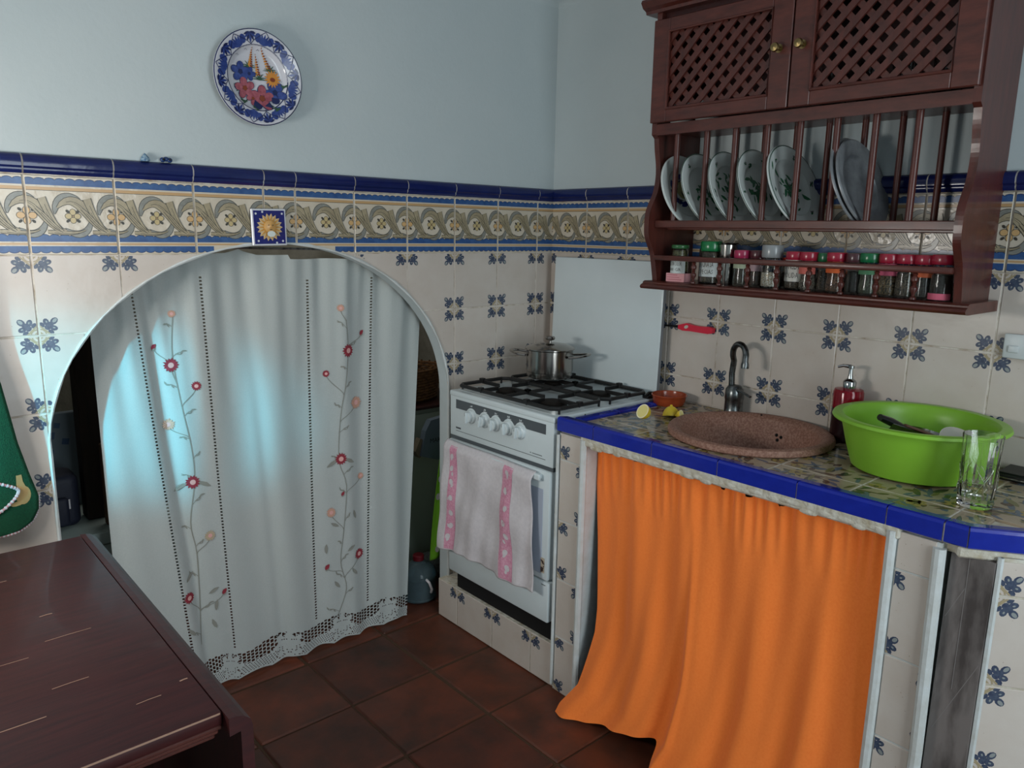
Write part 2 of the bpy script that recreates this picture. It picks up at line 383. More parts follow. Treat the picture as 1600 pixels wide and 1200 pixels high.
# floor
g = G(); g.box((WL-.2, WN-.1, -.1), (.1, 1.1, -.006)); fl = struct(g.build('floor', floorg))
ft = G(); ft.box((-.1455, -.1455, -.02), (.1455, .1455, 0), 0, .004); ft.box((-.14, -.14, -.02), (.14, .14, .0006), 0, .0006)
ftm = None
for i in range(-11, 1):
    for j in range(-12, 5):
        x, y = -.50+.3*i-.15+.15+.0, -.15+.3*j+.0
        x = -.65+.3*(i+1)
        if x < -2.7: continue
        if ftm is None: o = ft.build('floor_tile', floorm, fl); ftm = o.data
        else: o = inst(ftm, 'floor_tile', fl, (0, 0, 0))
        o.location = (x+R_.uniform(-.003, .003), y+R_.uniform(-.003, .003), R_.uniform(-.003, .0008)); o.rotation_euler.z = R_.choice((0, 1, 2, 3))*pi/2+R_.uniform(-.006, .006)

g = G(); q = [x for x in xs if x > WL]
for a, b in zip([WL]+q, q):
    inside = a >= AX0-1e-9 and b <= AX1+1e-9; za = 0 if not inside else (arch(a) or ASP); zb = 0 if not inside else (arch(b) or ASP)
    g.add([(a, -.0013, za), (b, -.0013, zb), (b, -.0013, 1.60), (a, -.0013, 1.60)], [(0, 1, 2, 3)])
g.build('grout_bed', grout, wallA)
G().box((-.0013, -2.6, .86), (-.0005, 0, 1.60)).build('grout_bed', grout, wallB)
# wall tiles ---------------------------------------------------
GR = .004
def archpoly(x0, x1, zb, zt):
    """tile outline in local coordinates, cut by the arch"""
    N = 14; X = sorted(set([x0+(x1-x0)*i/N for i in range(N+1)]+[q for q in (AX0, AX1) if x0 < q < x1]))
    pts = []
    for i, x in enumerate(X):
        a = arch(x)
        if abs(x-AX0) < 1e-6 or abs(x-AX1) < 1e-6:
            s = [zb, max(zb, ASP)] if abs(x-AX0) < 1e-6 else [max(zb, ASP), zb]
            pts += [(x, q) for q in s]
        else: pts.append((x, max(zb, a+.004 if a else 0)))
    pts = [(x, z) for x, z in pts]
    low = [(x, z) for x, z in pts if z < zt-.002]
    if not low: return None
    if min(z for _, z in pts) >= zb and all(abs(z-zb) < 1e-6 for _, z in pts): return 'full'
    xa, xb = min(x for x, _ in low), max(x for x, _ in low)
    if xb-xa < .006: return None
    P = low+[(xb, zt), (xa, zt)]
    Q = [P[0]]
    for p in P[1:]:
        if hypot(p[0]-Q[-1][0], p[1]-Q[-1][1]) > 1e-5: Q.append(p)
    return [(a-x0, b-zb) for a, b in Q]
jR = [-.087-.2*k for k in range(6)]; jL = [-1.186-.2*k for k in range(8)]
jn = sorted([0]+jR+jL)
Z0 = 1.371; rowsz = [(Z0-.2*(k+1), Z0-.2*k) for k in range(6)]+[(0, Z0-1.2)]
FT = [fieldtile(.2-GR, .2-GR, GR/2, GR/2).build('wall_tile', TM, wallA) for _ in range(4)]
FTu = [False]*4
def place_field(parent, x0, x1, za, zb, u0, v0, conv, archcut=False):
    w, h = x1-x0-GR, zb-za-GR
    if w < .012 or h < .012: return
    poly = archpoly(x0+GR/2, x1-GR/2, za+GR/2, zb-GR/2) if archcut else 'full'
    if poly is None: return
    if poly == 'full' and abs(w-.197) < 1e-3 and abs(h-.197) < 1e-3 and abs(u0) < 1e-3:
        i = R_.randrange(4)
        if not FTu[i]: o = FT[i]; FTu[i] = True; o.parent = parent
        else: o = inst(FT[i].data, 'wall_tile', parent, (0, 0, 0))
    else:
        keep = None
        if poly != 'full': keep = lambda a, c: (c+za > arch(a+x0)+.006) if (AX0 < a+x0 < AX1) else True
        o = fieldtile(w, h, u0+GR/2, v0+GR/2, poly=None if poly == 'full' else poly, keep=keep).build('wall_tile', TM, parent)
    conv(o, x0+GR/2, za+GR/2)
def convA(o, x, z): o.location = (x, -R_.uniform(0, .001), z)
def convB(o, u, z): o.location = (-R_.uniform(0, .001), -u, z); o.rotation_euler.z = RB
for a, b in zip(jn, jn[1:]):
    if a < -2.42: continue
    u0 = 0
    if b-a < .15: u0 = 0 if b == 0 else 0
    for za, zb in rowsz: place_field(wallA, a, b, za, zb, u0, .2-(zb-za) if zb-za < .19 else 0, convA, True)
    w = b-a-GR; poly = archpoly(a+GR/2, b-GR/2, Z0, Z0+BH-GR)
    off = 0 if a > -1.0 or abs(b-a) > .15 else .1
    if a == -.087: off = 0
    keep = (lambda p, q, a=a: q+Z0 > arch(p+a)+.001) if poly != 'full' else None
    bandtile(w, off+GR/2, None if poly == 'full' else poly, keep).build('border_tile', BM_, wallA, (a+GR/2, 0, Z0))
    captile(w).build('cap_tile', cobalt, wallA, (a+GR/2, -R_.uniform(0, .001), Z0+BH))
jB = [0]+[.189+.2*k for k in range(12)]
bt = None
for a, b in zip(jB, jB[1:]):
    if a > 2.3: continue
    for za, zb in rowsz[:4]:
        za_ = za
        if za < .885: za_ = .885
        if zb <= .9: continue
        place_field(wallB, a, b, za_, zb, (.2-(b-a)) if b-a < .1999 else 0, za_-za, convB)
    if b-a > .1995:
        if bt is None: o = bandtile(b-a-GR, GR/2).build('border_tile', BM_, wallB); bt = o.data
        else: o = inst(bt, 'border_tile', wallB, (0, 0, 0))
    else: o = bandtile(b-a-GR, .2-(b-a)+GR/2).build('border_tile', BM_, wallB)
    convB(o, a+GR/2, Z0)
    o = captile(b-a-GR).build('cap_tile', cobalt, wallB); convB(o, a+GR/2, Z0+BH)
captile(2.41, 1).build('cap_joint', grout, wallA, (-2.41, 0, Z0+BH)); o = captile(2.3, 1).build('cap_joint', grout, wallB); convB(o, 0, Z0+BH)
# uneven white bead round the opening
g = G(); P = [(AX0-.001, -.004, .02), (AX0-.001, -.004, ASP)]+[(AC-(AA+.002)*cos(pi*i/40), -.004, ASP+(ATOP-ASP+.002)*sin(pi*i/40)) for i in range(1, 40)]+[(AX1+.001, -.004, ASP), (AX1+.001, -.004, .005)]
g.tube(P, [.004+.0015*sin(i*1.7) for i in range(len(P))], 6); g.build('arch_bead', whitep, wallA)

# ------------------------------------------------------------ cupboard space behind the arch
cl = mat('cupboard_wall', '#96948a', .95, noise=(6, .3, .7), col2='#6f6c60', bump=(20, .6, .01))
g = G(); g.box((-2.3, 1.0, 0), (.1, 1.05, 1.9)); g.box((-2.35, T, 0), (-2.3, 1.05, 1.9)); g.box((.05, T, 0), (.1, 1.05, 1.9)); g.box((-2.35, T, 1.9), (.1, 1.05, 1.95))
struct(g.build('wall_cupboard', cl))

# ------------------------------------------------------------ counter
cnt = thing('kitchen_counter', 'tiled masonry counter with bright blue edge tiles holding the clay sink', 'counter', (0, 0, 0))
CZ = .885; XF = -.567
g = G()
g.box((-.003, -.634, 0), (XF+.006, -.745, .855), 0); g.build('pillar', whitep, cnt); g = G(); g.box((-.003, -1.605, 0), (XF+.006, -1.71, .855), 0); g.build('pillar', whitep, cnt)
ex, ey = -.20, -2.29     # far end of the slanted face
slab = [(-.003, -.632), (-.552, -.632), (-.552, -1.745), (ex+.012, ey), (-.003, ey)]
hole = None
g = G(); SC = (-.236, -1.072); SR = .2
# slab as ring around the sink opening
def ray_out(a):
    d = (cos(a), sin(a)); best = 9
    for (x0, y0_), (x1, y1_) in zip(slab, slab[1:]+slab[:1]):
        den = d[0]*(y1_-y0_)-d[1]*(x1-x0)
        if abs(den) < 1e-9: continue
        t = ((x0-SC[0])*(y1_-y0_)-(y0_-SC[1])*(x1-x0))/den; s = ((x0-SC[0])*d[1]-(y0_-SC[1])*d[0])/den
        if t > 0 and -1e-6 <= s <= 1+1e-6: best = min(best, t)
    return best
angs = sorted(set([2*pi*i/64 for i in range(64)]+[atan2(y-SC[1], x-SC[0]) % (2*pi) for x, y in slab]))
for a, b in zip(angs, angs[1:]+[angs[0]+2*pi]):
    q = []
    for t in (a, b): e = ray_out(t); q += [((SC[0]+SR*cos(t), SC[1]+SR*sin(t)), (SC[0]+e*cos(t), SC[1]+e*sin(t)))]
    for z in (.84, .879): g.add([q[0][0]+(z,), q[0][1]+(z,), q[1][1]+(z,), q[1][0]+(z,)], [(0, 1, 2, 3)])
    for k in (0, 1): g.add([q[0][k]+(.84,), q[1][k]+(.84,), q[1][k]+(.879,), q[0][k]+(.879,)], [(0, 1, 2, 3)])
g.build('slab', roughp, cnt)
g = G(); g.box((XF-.004, -.725, .838), (XF+.03, -1.63, .866), 0, .004)
for i in range(26):
    y = -.76-.034*i+R_.uniform(-.01, .01); g.sphere((XF-.0025, y, .842+R_.uniform(-.004, .012)), .012, 10, 0, (.28, R_.uniform(1.2, 2.2), .55), 6)
g.build('header', roughp, cnt)
for P, rr in (([(XF+.001, -.737, .005), (XF+.001, -.738, .4), (XF+.001, -.737, .855)], .011), ([(XF+.001, -1.614, .005), (XF+.001, -1.616, .5), (XF+.001, -1.614, .855)], .011), ([(XF-.001, -.633, .02), (XF-.001, -.633, .85)], .005)):
    G().tube(P, rr, 8).build('corner_bead', whitep, cnt)
g = G(); g.tube([(XF+.004, -1.712, .0), (XF+.002, -1.713, .4), (XF+.004, -1.706, .845)], .013, 10); g.build('corner_bead', whitep, cnt)
# pillar facing tiles
for (ua, ub, off) in ((.639, .727, .09), (1.627, 1.700, .02)):
    for k in range(5):
        za, zb = .773-.194*(k), min(.773-.194*(k-1), .857); za = max(za, 0.0)
        if zb-za < .02: continue
        o = fieldtile(ub-ua, zb-za-GR, off if k % 2 else .2-off-(ub-ua)-.02, 0, P=.2, PV=.194, skip=()).build('facing_tile', TM, cnt); o.location = (XF+.006, -ua, za+GR/2); o.rotation_euler.z = RB
# slanted face with the board recess
dx, dy = ex+.567-.0, ey+1.755; dl = hypot(dx, dy); dx /= dl; dy /= dl
fa = atan2(dy, dx)
FX, FY = -.535, -1.805
g = G(); q = [(FX, FY), (FX+dx*.55, FY+dy*.55), (-.01, FY+dy*.55), (-.01, FY+.05)]; g.prism(q, 0, .85, 0, 'z'); g.build('pillar', roughp, cnt)
for m in range(3):
    for k in range(5):
        za, zb = max(.773-.19*k, 0), min(.773-.19*(k-1), .845)
        if zb-za < .02: continue
        o = fieldtile(.197, zb-za-GR, 0, 0, P=.2, PV=.19).build('facing_tile', TM, cnt); o.location = (FX+dx*.2*m, FY+dy*.2*m, za+GR/2); o.rotation_euler.z = fa
g = G(); g.tube([(FX, FY, 0), (FX, FY, .85)], .006, 6); g.build('corner_bead', whitep, cnt)
g = G(); g.box((0, -.006, 0), (.6, .02, .024), 0, .004); o = g.build('header', roughp, cnt, (-.566, -1.738, .8385), fa+.0)
o.rotation_euler.z = fa
# board in the recess
bd = mat('scuffed_laminate', '#78716e', .35, noise=(14, .45, .62), col2='#4a4442', stretch=(1, 1, .25), bump=(60, .15, .001))
g = G(); g.box((0, 0, 0), (.078, .012, .838), 0, .001)
for p in ([(.004, .70), (.032, .77)], [(.008, .45), (.074, .62)], [(.02, .2), (.06, .28)]):
    for q in stroke(p, .0012): g.add([(a, -.0004, c) for a, c in q], [(0, 1, 2, 3)], 1)  # pale diagonals: scratches, with reflected lines painted in
g.box((.033, -.0006, .55), (.034, 0, .838), 1)
o = g.build('laminate_board', [bd, mat('pale_scratch_reflection', '#827d7b', .6)], None, (-.545, -1.722, .0), -pi/2+.05)
tag(o, 'scuffed dark grey laminate board standing in the gap at the right end of the counter', 'board')
# blue edge tiles
def edgetile(L, a0=0, a1=0):
    pr = [(.042, .880), (.042, .9005), (.010, .905), (.003, .9035), (0, .898), (0, .864), (.004, .861), (.03, .861)]
    g = G(); V = []; 
    for x in (0, 1): V += [((x*L)+(a0*a if x == 0 else a1*a), a, c) for a, c in pr]
    n = len(pr); g.add(V, [(i, i+1, n+i+1, n+i) for i in range(n-1)]+[tuple(range(n)), tuple(range(n, 2*n))[::-1]]); return g
g = G(); g.box((XF-.001, -.63, .863), (XF+.03, -1.755, .8985)); g.build('edge_joint', grout, cnt)
ee = [.628, .775, .985, 1.19, 1.40, 1.60, 1.71]
for i, (a, b) in enumerate(zip(ee, ee[1:])):
    o = edgetile(b-a-.003).build('edge_tile', edgeblue, cnt); o.location = (XF-.004, -a-.0015, 0); o.rotation_euler.z = RB
o = edgetile(.042, 0, -.25).build('edge_tile', edgeblue, cnt); o.location = (XF-.004, -1.7125, 0); o.rotation_euler.z = RB
cx0, cy0 = XF-.004, -1.757
for m in range(3):
    o = edgetile(.2, .25 if m == 0 else 0, 0).build('edge_tile', edgeblue, cnt); o.location = (cx0+dx*.203*m, cy0+dy*.203*m, 0); o.rotation_euler.z = fa
o = edgetile(.20, .0, 0)  # strip along the cooker
for m in range(3):
    g = G(); g.box((-.50+.175*m, -.630, .86), (-.50+.175*m+.172, -.662, .893), 0, .004); 
    g.build('edge_tile', edgeblue, cnt)
# counter tiles with painted leaves
cb = mat('counter_cream', '#a3937d', .14, noise=(12, .35, .7), col2='#94846e', bump=(10, .15, .003))
c1 = mat('counter_leaf_dark', '#3c4136', .15); c2 = mat('counter_leaf_olive', '#777148', .15); c3 = mat('counter_brown', '#5a4538', .15); c4 = mat('counter_yellow', '#98844e', .15); c5 = mat('counter_blue', '#55606f', .15)
CM = [cb, c1, c2, c3, c4, c5, grout]
def leafpoly(x, y, l, w, th): return [(x+cos(th)*a*l-sin(th)*b*w, y+sin(th)*a*l+cos(th)*b*w) for a, b in ((-1, 0), (-.5, .7), (.2, .9), (.7, .4), (1, 0), (.6, -.5), (0, -.8), (-.6, -.6))]
def ctile(x0, x1, y0_, y1_, hidden=False):
    g = G(); g.box((x0, y0_, .876), (x1, y1_, CZ), 0, .0012); w, h = x1-x0, y1_-y0_
    n = int(62*w*h/.04)
    for i in range(n):
        cx, cy = R_.uniform(x0, x1), R_.uniform(y0_, y1_); th = R_.uniform(0, 6.3); k = R_.choice((1, 1, 2, 3, 3, 5, 5)); 
        p = clip(leafpoly(cx, cy, R_.uniform(.012, .034), R_.uniform(.005, .011), th), x0+.004, x1-.004, y0_+.004, y1_-.004)
        if len(p) > 2: g.add([(a, b, CZ+.0002+.000004*i) for a, b in p], [tuple(range(len(p)))], k)
        if i % 22 == 0:
            for j in range(5):
                p = clip(ell(cx+.012*cos(j*1.257), cy+.012*sin(j*1.257), .011, .007, j*1.257), x0+.004, x1-.004, y0_+.004, y1_-.004)
                if len(p) > 2: g.add([(a, b, CZ+.0005) for a, b in p], [tuple(range(len(p)))], 4)
            p = clip(ell(cx, cy, .006, .006), x0+.004, x1-.004, y0_+.004, y1_-.004)
            if len(p) > 2: g.add([(a, b, CZ+.0006) for a, b in p], [tuple(range(len(p)))], 3)
    return g
gx = [-.004, -.21, -.416, -.526]; gy = [-.664, -.80, -1.10, -1.31, -1.52, -1.72, -1.93, -2.14]
gy = [-.664, -.86, -1.065, -1.275, -1.48, -1.69, -1.90, -2.10]
def cut_sink(o):
    """open the tile above the basin with a bisected ring: done on mesh level"""
    bm = bmesh.new(); bm.from_mesh(o.data)
    d = [f for f in bm.faces if (f.calc_center_median().xy-Vector(SC)).length < SR+.01 and f.calc_area() < .01]
    bmesh.ops.delete(bm, geom=d, context='FACES'); bm.to_mesh(o.data); bm.free()
for i in range(3):
    for j in range(len(gy)-1):
        x1, x0 = gx[i]-.0015, gx[i+1]+.0015; y1_, y0_ = gy[j]-.0015, gy[j+1]+.0015
        if j == 5 and i == 2: y0_ = -1.755
        if j == 6 and i > 0: continue
        # pieces lying wholly inside the sink opening are left out, others are cut to it
        N = 10; g = ctile(x0, x1, y0_, y1_)
        near = max(x0-SC[0], 0, SC[0]-x1)**2+max(y0_-SC[1], 0, SC[1]-y1_)**2 < (SR+.004)**2
        if near:
            bm = bmesh.new(); vs = [bm.verts.new(v) for v in g.v]
            g2 = G(); n = 12
            for a in range(n):
                for b in range(n):
                    xa, xb = x0+(x1-x0)*a/n, x0+(x1-x0)*(a+1)/n; ya, yb = y0_+(y1_-y0_)*b/n, y0_+(y1_-y0_)*(b+1)/n
                    if hypot((xa+xb)/2-SC[0], (ya+yb)/2-SC[1]) > SR+.004: g2.add([(xa, ya, CZ), (xb, ya, CZ), (xb, yb, CZ), (xa, yb, CZ)], [(0, 1, 2, 3)])
            bm.free()
            for f, m_ in zip(g.f, g.m):
                if m_ and all(hypot(g.v[k][0]-SC[0], g.v[k][1]-SC[1]) > SR+.006 for k in f): g2.add([g.v[k] for k in f], [tuple(range(len(f)))], m_)
            if not g2.f: continue
            g = g2
        g.build('counter_tile', CM, cnt)
g = G()
for x in gx[1:]: g.box((x-.0018, -.664, .876), (x+.0018, -1.75 if x < -.4 else -1.85, CZ-.0004), 0)
for y in gy[1:]: g.box((-.004, y-.0018, .876), (-.526, y+.0018, CZ-.0004), 0)
for bx_ in (): pass
# keep the grout out of the basin
g2 = G()
for f in range(0, len(g.v), 8):
    vs = g.v[f:f+8]; lo = [min(v[i] for v in vs) for i in range(3)]; hi = [max(v[i] for v in vs) for i in range(3)]
    ax = 0 if hi[0]-lo[0] > hi[1]-lo[1] else 1; n = 60
    for k in range(n):
        a, b = lo[ax]+(hi[ax]-lo[ax])*k/n, lo[ax]+(hi[ax]-lo[ax])*(k+1)/n; l2, h2 = list(lo), list(hi); l2[ax] = a; h2[ax] = b
        if hypot((l2[0]+h2[0])/2-SC[0], (l2[1]+h2[1])/2-SC[1]) > SR+.01: g2.box(l2, h2)
g2.build('joint', grout, cnt)['kind'] = 'stuff'
# low tiled upstand and tray at far right
g = G(); g.box((0, 0, 0), (.32, .10, .016), 0, .003); g.box((.004, .004, .0155), (.316, .096, .019), 0, .002); g.box((-.002, -.002, .006), (.322, 0.0, .0085), 1)
o = g.build('serving_tray', [black, chrome], None, (-.112, -1.66, CZ+.0005), RB)
tag(o, 'black tray with a chrome rim lying against the wall behind the cut glass tumbler', 'tray')

# ------------------------------------------------------------ sink
sk = thing('clay_sink', 'round speckled terracotta drop-in sink sunk into the tiled counter', 'sink', (SC[0], SC[1], CZ))
g = G(); pr = [(.224, .0005), (.2295, .004), (.230, .012), (.226, .019), (.216, .022), (.205, .020), (.192, .010), (.184, -.02), (.170, -.075), (.14, -.112), (.09, -.125), (.03, -.128), (.0005, -.129)]
g.lathe(pr, n=72); g.lathe([(.224, .0005), (.19, .0), (.19, -.03), (.178, -.08), (.145, -.12), (.09, -.135), (.0005, -.138)], n=48); g.build('basin', clay, sk)
g = G()
for a, b in ((0, 0), (.014, .008), (.004, .019)):   # overflow holes on the far wall of the bowl
    g.sphere((.0, 0, 0), .0048, 10, 0, (1, 1, 1)); 
    o = len(g.v)
pts = [(-.004, 0), (.011, .004), (.006, -.010)]
g = G()
an = .02
for a, b in pts:
    ca, sa = cos(an+a*5.5), sin(an+a*5.5); rr = .183+b*.25
    g.sphere((rr*ca-.001, rr*sa, -.035+b), .0055, 10, 0)
g.build('overflow_hole', dark, sk)
g = G(); g.lathe([(.0005, -.1265), (.022, -.1265), (.026, -.128)], n=24); g.build('drain', chrome, sk)

# ------------------------------------------------------------ tap
tp = thing('kitchen_tap', 'old chrome swan-neck mixer tap rising behind the clay sink', 'tap', (-.048, -.897, CZ), RB)
g = G(); g.lathe([(.0005, 0), (.033, 0), (.033, .006), (.029, .012), (.028, .05), (.03, .058), (.028, .085), (.02, .097), (.0005, .101)], n=24); g.build('body', dsteel, tp)
P = [(-.012, 0, .095), (-.014, 0, .135), (-.010, 0, .175)]+[(.024-.034*cos(t), -.008-.012*t, .192+.042*sin(t)) for t in [pi*i/10 for i in range(11)]]+[(.060, -.05, .178)]
g = G(); g.tube(P, .0095, 12); g.lathe([(.0095, .02), (.012, .012), (.012, 0), (.009, 0), (.007, .006)], (.0605, -.05, .166), 14); g.build('spout', dsteel, tp)
g = G(); g.tube([(.01, -.01, .088), (.04, -.02, .085), (.075, -.03, .076)], [.009, .007, .006], 10, flat=.5); g.build('lever', dsteel, tp)
g = G(); g.lathe([(.0005, 0), (.009, 0), (.007, .012), (.0005, .015)], (.098, .01, 0), 12); g.tube([(.098, .01, .01), (.10, .0, .02)], .003, 6); g.build('waste_knob', blackp, tp)

# ------------------------------------------------------------ cooker
ck = thing('gas_cooker', 'white freestanding gas cooker with raised lid in the corner', 'cooker', (-.565, -.09, .15), RB)
# local: x right (0..0.527), y into wall (0..0.5), z up from .15
WC = .524
g = G(); g.box((0, .03, .06), (WC, .50, .725), 0); g.build('body', [white], ck)
g = G(); g.box((.015, .02, .0), (WC-.012, .49, .06), 0); g.build('base', dark, ck)  # near-black block painted as the shaded gap below the cooker
g = G(); g.box((WC, .02, .0), (WC+.0145, .49, .70)); g.build('side_gap', midgrey, ck)
g = G(); g.box((0, -.004, .587), (WC, .04, .742), 0, .004, 2)
# panel print: dark strip with round bites for the knobs
kn = [.122, .194, .252, .316, .374]; zs0, zs1 = .688, .72; zk = .673
def strip_bot(x):
    b = zs0
    for c in kn:
        d = abs(x-c)
        if d < .03: b = max(b, zk+sqrt(max(0, .03**2-d*d)))
    return min(b, zs1-.002)
X = [.035+.455*i/90 for i in range(91)]
for a, b in zip(X, X[1:]): g.add([(a, -.0046, strip_bot(a)), (b, -.0046, strip_bot(b)), (b, -.0046, zs1), (a, -.0046, zs1)], [(0, 1, 2, 3)], 1)
g.box((.035, -.0048, .607), (.49, -.004, .6085), 1); g.box((.035, -.0048, .6155), (.062, -.004, .6215), 1); g.box((.42, -.0046, .6155), (.425, -.004, .618), 1); g.box((.43, -.0046, .6155), (.475, -.004, .6175), 1)
for i, c in enumerate(kn):
    for j in range(4):
        g.box((c-.006+.003*j, -.0052, .7075), (c-.0045+.003*j, -.0046, .7075+R_.uniform(.002, .0065)), 2)
    if i: g.box((c-.007, -.0052, .703), (c+.012, -.0046, .7045), 2)
g.build('control_panel', [white, dgrey, mat('white_print', '#d5dadb', .5)], ck)
k0 = None
for i, c in enumerate(kn):
    k = G(); k.lathe([(.0235, .0), (.0235, -.006), (.021, -.010), (.019, -.011), (.018, -.022), (.016, -.024), (.0005, -.024)], n=24, axis='y')
    k.box((-.0055, -.031, -.019), (.0055, -.02, .019), 0, .003, 2); k.box((-.0008, -.0315, .006), (.0008, -.031, .018), 1)
    if k0 is None: o = k.build('knob', [white, dgrey], ck, (c, -.003, zk)); k0 = o.data
    else: o = inst(k0, 'knob', ck, (c, -.003, zk))
    o.rotation_euler.y = (0, .15, 0, -.1, .1)[i]
g = G(); g.box((0, -.002, .575), (WC, .03, .587), 1); g.box((0.002, -.012, .215), (WC-.004, .03, .574), 0, .006, 2)
g.build('oven_door', [white, dgrey], ck)
dr = ck.children[-1]
g = G(); g.box((.03, -.0135, .235), (WC-.03, -.0118, .515), 0, .002); g.build('door_glass', mat('oven_door_glass', '#aeb8c8', .08, coat=.5), dr)
g = G(); g.box((.492, -.0145, .24), (.508, -.0128, .29), 0, .0004); g.build('burnt_sticker', mat('burnt_sticker', '#b7ab97', .7, noise=(90, .45, .55), col2='#3a2a22'), dr)
g = G(); g.box((.03, -.034, .545), (WC-.03, -.022, .566), 0, .005, 3); g.box((.04, -.024, .548), (.06, -.008, .564)); g.box((WC-.06, -.024, .548), (WC-.04, -.008, .564)); g.build('door_handle', white, dr)
g = G(); g.box((0, -.010, .072), (WC, .03, .208), 0, .006, 2); g.box((WC-.03, -.0108, .198), (WC-.012, -.01, .200), 1); g.build('storage_drawer', [white, dgrey], ck)
g = G(); g.box((-.002, -.006, .728), (WC+.002, .505, .748), 0, .006, 3); g.box((.02, .02, .7475), (WC-.02, .485, .7488), 0)
g.build('hob_top', white, ck)
g = G(); g.lathe([(.0035, .0), (.002, -.001), (.0005, -.001)], (WC+.002, .07, .738), 8, axis='x'); g.lathe([(.0035, .0), (.002, .001), (.0005, .001)], (WC+.002, .13, .738), 8, axis='x'); g.build('screw', blackp, ck)
BU = [(.16, .125, .036), (.39, .115, .044), (.16, .345, .03), (.39, .345, .034)]
for bx, by, br in BU:
    g = G(); g.lathe([(br*1.15, .748), (br*1.15, .751), (br, .753), (br, .759), (br*.95, .758), (br*.93, .761), (br*.8, .7625), (.0005, .7625)], (bx, by, 0), 28); g.build('burner', mat('burner_iron', '#1b1714', .7, spec=.2), ck)
BZ = .766
def pan_support(y0_, y1_):
    g = G(); r = .0068; x0, x1 = .020, WC-.020; c = .02
    P = [(x0+c, y0_, BZ), (x1-c, y0_, BZ), (x1, y0_+c, BZ), (x1, y1_-c, BZ), (x1-c, y1_, BZ), (x0+c, y1_, BZ), (x0, y1_-c, BZ), (x0, y0_+c, BZ), (x0+c, y0_, BZ)]
    g.tube(P, r, 8)
    xm, ym = (x0+x1)/2, (y0_+y1_)/2
    g.tube([(xm, y0_, BZ), (xm, y1_, BZ)], r*.9, 8)
    for s in (-1, 1):
        cx = xm+s*.115
        for (a, b) in (((cx, y0_), (cx, ym-.035)), ((cx, y1_), (cx, ym+.035)), ((xm, ym), (cx-s*.035, ym)), ((xm+s*(x1-x0)/2, ym), (cx+s*.035, ym))):
            d = Vector(b)-Vector(a); m = Vector(a)+d*.85
            g.box((min(a[0], b[0])-.0035, min(a[1], b[1])-.0035, BZ-.008), (max(a[0], b[0])+.0035, max(a[1], b[1])+.0035, BZ+.006), 0, .002)
            g.box((a[0]-.009, a[1]-.009, BZ-.004), (a[0]+.009, a[1]+.009, BZ+.012), 0, .002)
    for x, y in ((x0, y0_+.02), (x1, y0_+.02), (x0, y1_-.02), (x1, y1_-.02)): g.tube([(x, y, .7488), (x, y, BZ)], .004, 6)
    return g
pan_support(.016, .236).build('pan_support', black, ck); pan_support(.250, .462).build('pan_support', black, ck)
g = G(); g.box((0, 0, 0), (WC+.004, .017, .455), 0, .005, 3); g.box((WC+.0035, .002, .01), (WC+.0045, .015, .445), 1); o = g.build('lid', [white, midgrey], ck, (-.014, .497, .752)); o.rotation_euler.x = -.03
g = G(); g.tube([(0, 0, 0), (0, .02, .012), (0, .05, .008)], .006, 8); g.box((-.01, .0, -.006), (.012, .055, .004), 0, .002); g.build('hinge', black, ck, (WC-.012, .44, .752))
# plinth under the cooker
g = G(); g.box((XF+.012, 0-.002, 0), (-.004, -.630, .148)); pl = g.build('cooker_plinth', roughp); tag(pl, 'low tiled masonry plinth that the white gas cooker stands on', 'plinth')
for a, b, off in ((.004, .122, .082), (.122, .322, 0), (.322, .522, 0), (.522, .628, 0)):
    o = fieldtile(b-a-GR, .145, off, .055, skip=(0, 1)).build('facing_tile', TM, pl); o.location = (XF+.012, -a, .002); o.rotation_euler.z = RB

# tea towel over the oven handle
g = G(); nx, nz = 60, 80; tx0, tx1 = .012, .472; V = []; 
for j in range(nz+1):
    t = j/nz
    for i in range(nx+1):
        s = i/nx; x = tx0+(tx1-tx0)*s+.028*t*(s-.1)+.006*sin(5*t+s*3)-.012*t*t*(1-s)
        ztop = .575-.006*s; zb = .168+.012*sin(s*5)+.030*s*s
        z = ztop+(zb-ztop)*t; roll = max(0, 1-t*14)
        y = -.044-.006*sin(s*17+2*t)*min(1, t*3)-.004*sin(s*41+5*t)*t-.003*sin(9*s-12*t)+.022*roll*roll-.008*t
        V.append((x, y, z))
F = [(j*(nx+1)+i, j*(nx+1)+i+1, (j+1)*(nx+1)+i+1, (j+1)*(nx+1)+i) for j in range(nz) for i in range(nx)]
tt = thing('tea_towel', 'white tea towel with two pink printed stripes hanging over the oven door', 'towel', (-.565, -.09, .15), RB)
g = G(); g.add(V, F, 0, True)
o = g.build('towel_cloth', toweln, tt); sm = o.modifiers.new('t', 'SOLIDIFY'); sm.thickness = .002; sm.offset = 1
def towpt(s, t):
    i = s*nx; j = t*nz; a, b = min(int(i), nx-1), min(int(j), nz-1); fi, fj = i-a, j-b
    p = [Vector(V[(b+q)*(nx+1)+a+p_]) for q in (0, 1) for p_ in (0, 1)]; r = p[0]*(1-fi)*(1-fj)+p[1]*fi*(1-fj)+p[2]*(1-fi)*fj+p[3]*fi*fj
    r.y -= .0028; return r
g = G()
for c, w in ((.13, .085), (.75, .115)):
    n = 70
    for k in range(1, n-1):
        for l in range(4):
            q = [(c-w/2+w*(l+a)/4, (k+b)/n) for a, b in ((0, 0), (1, 0), (1, 1), (0, 1))]; g.add([towpt(*p) for p in q], [(0, 1, 2, 3)], 0, True)
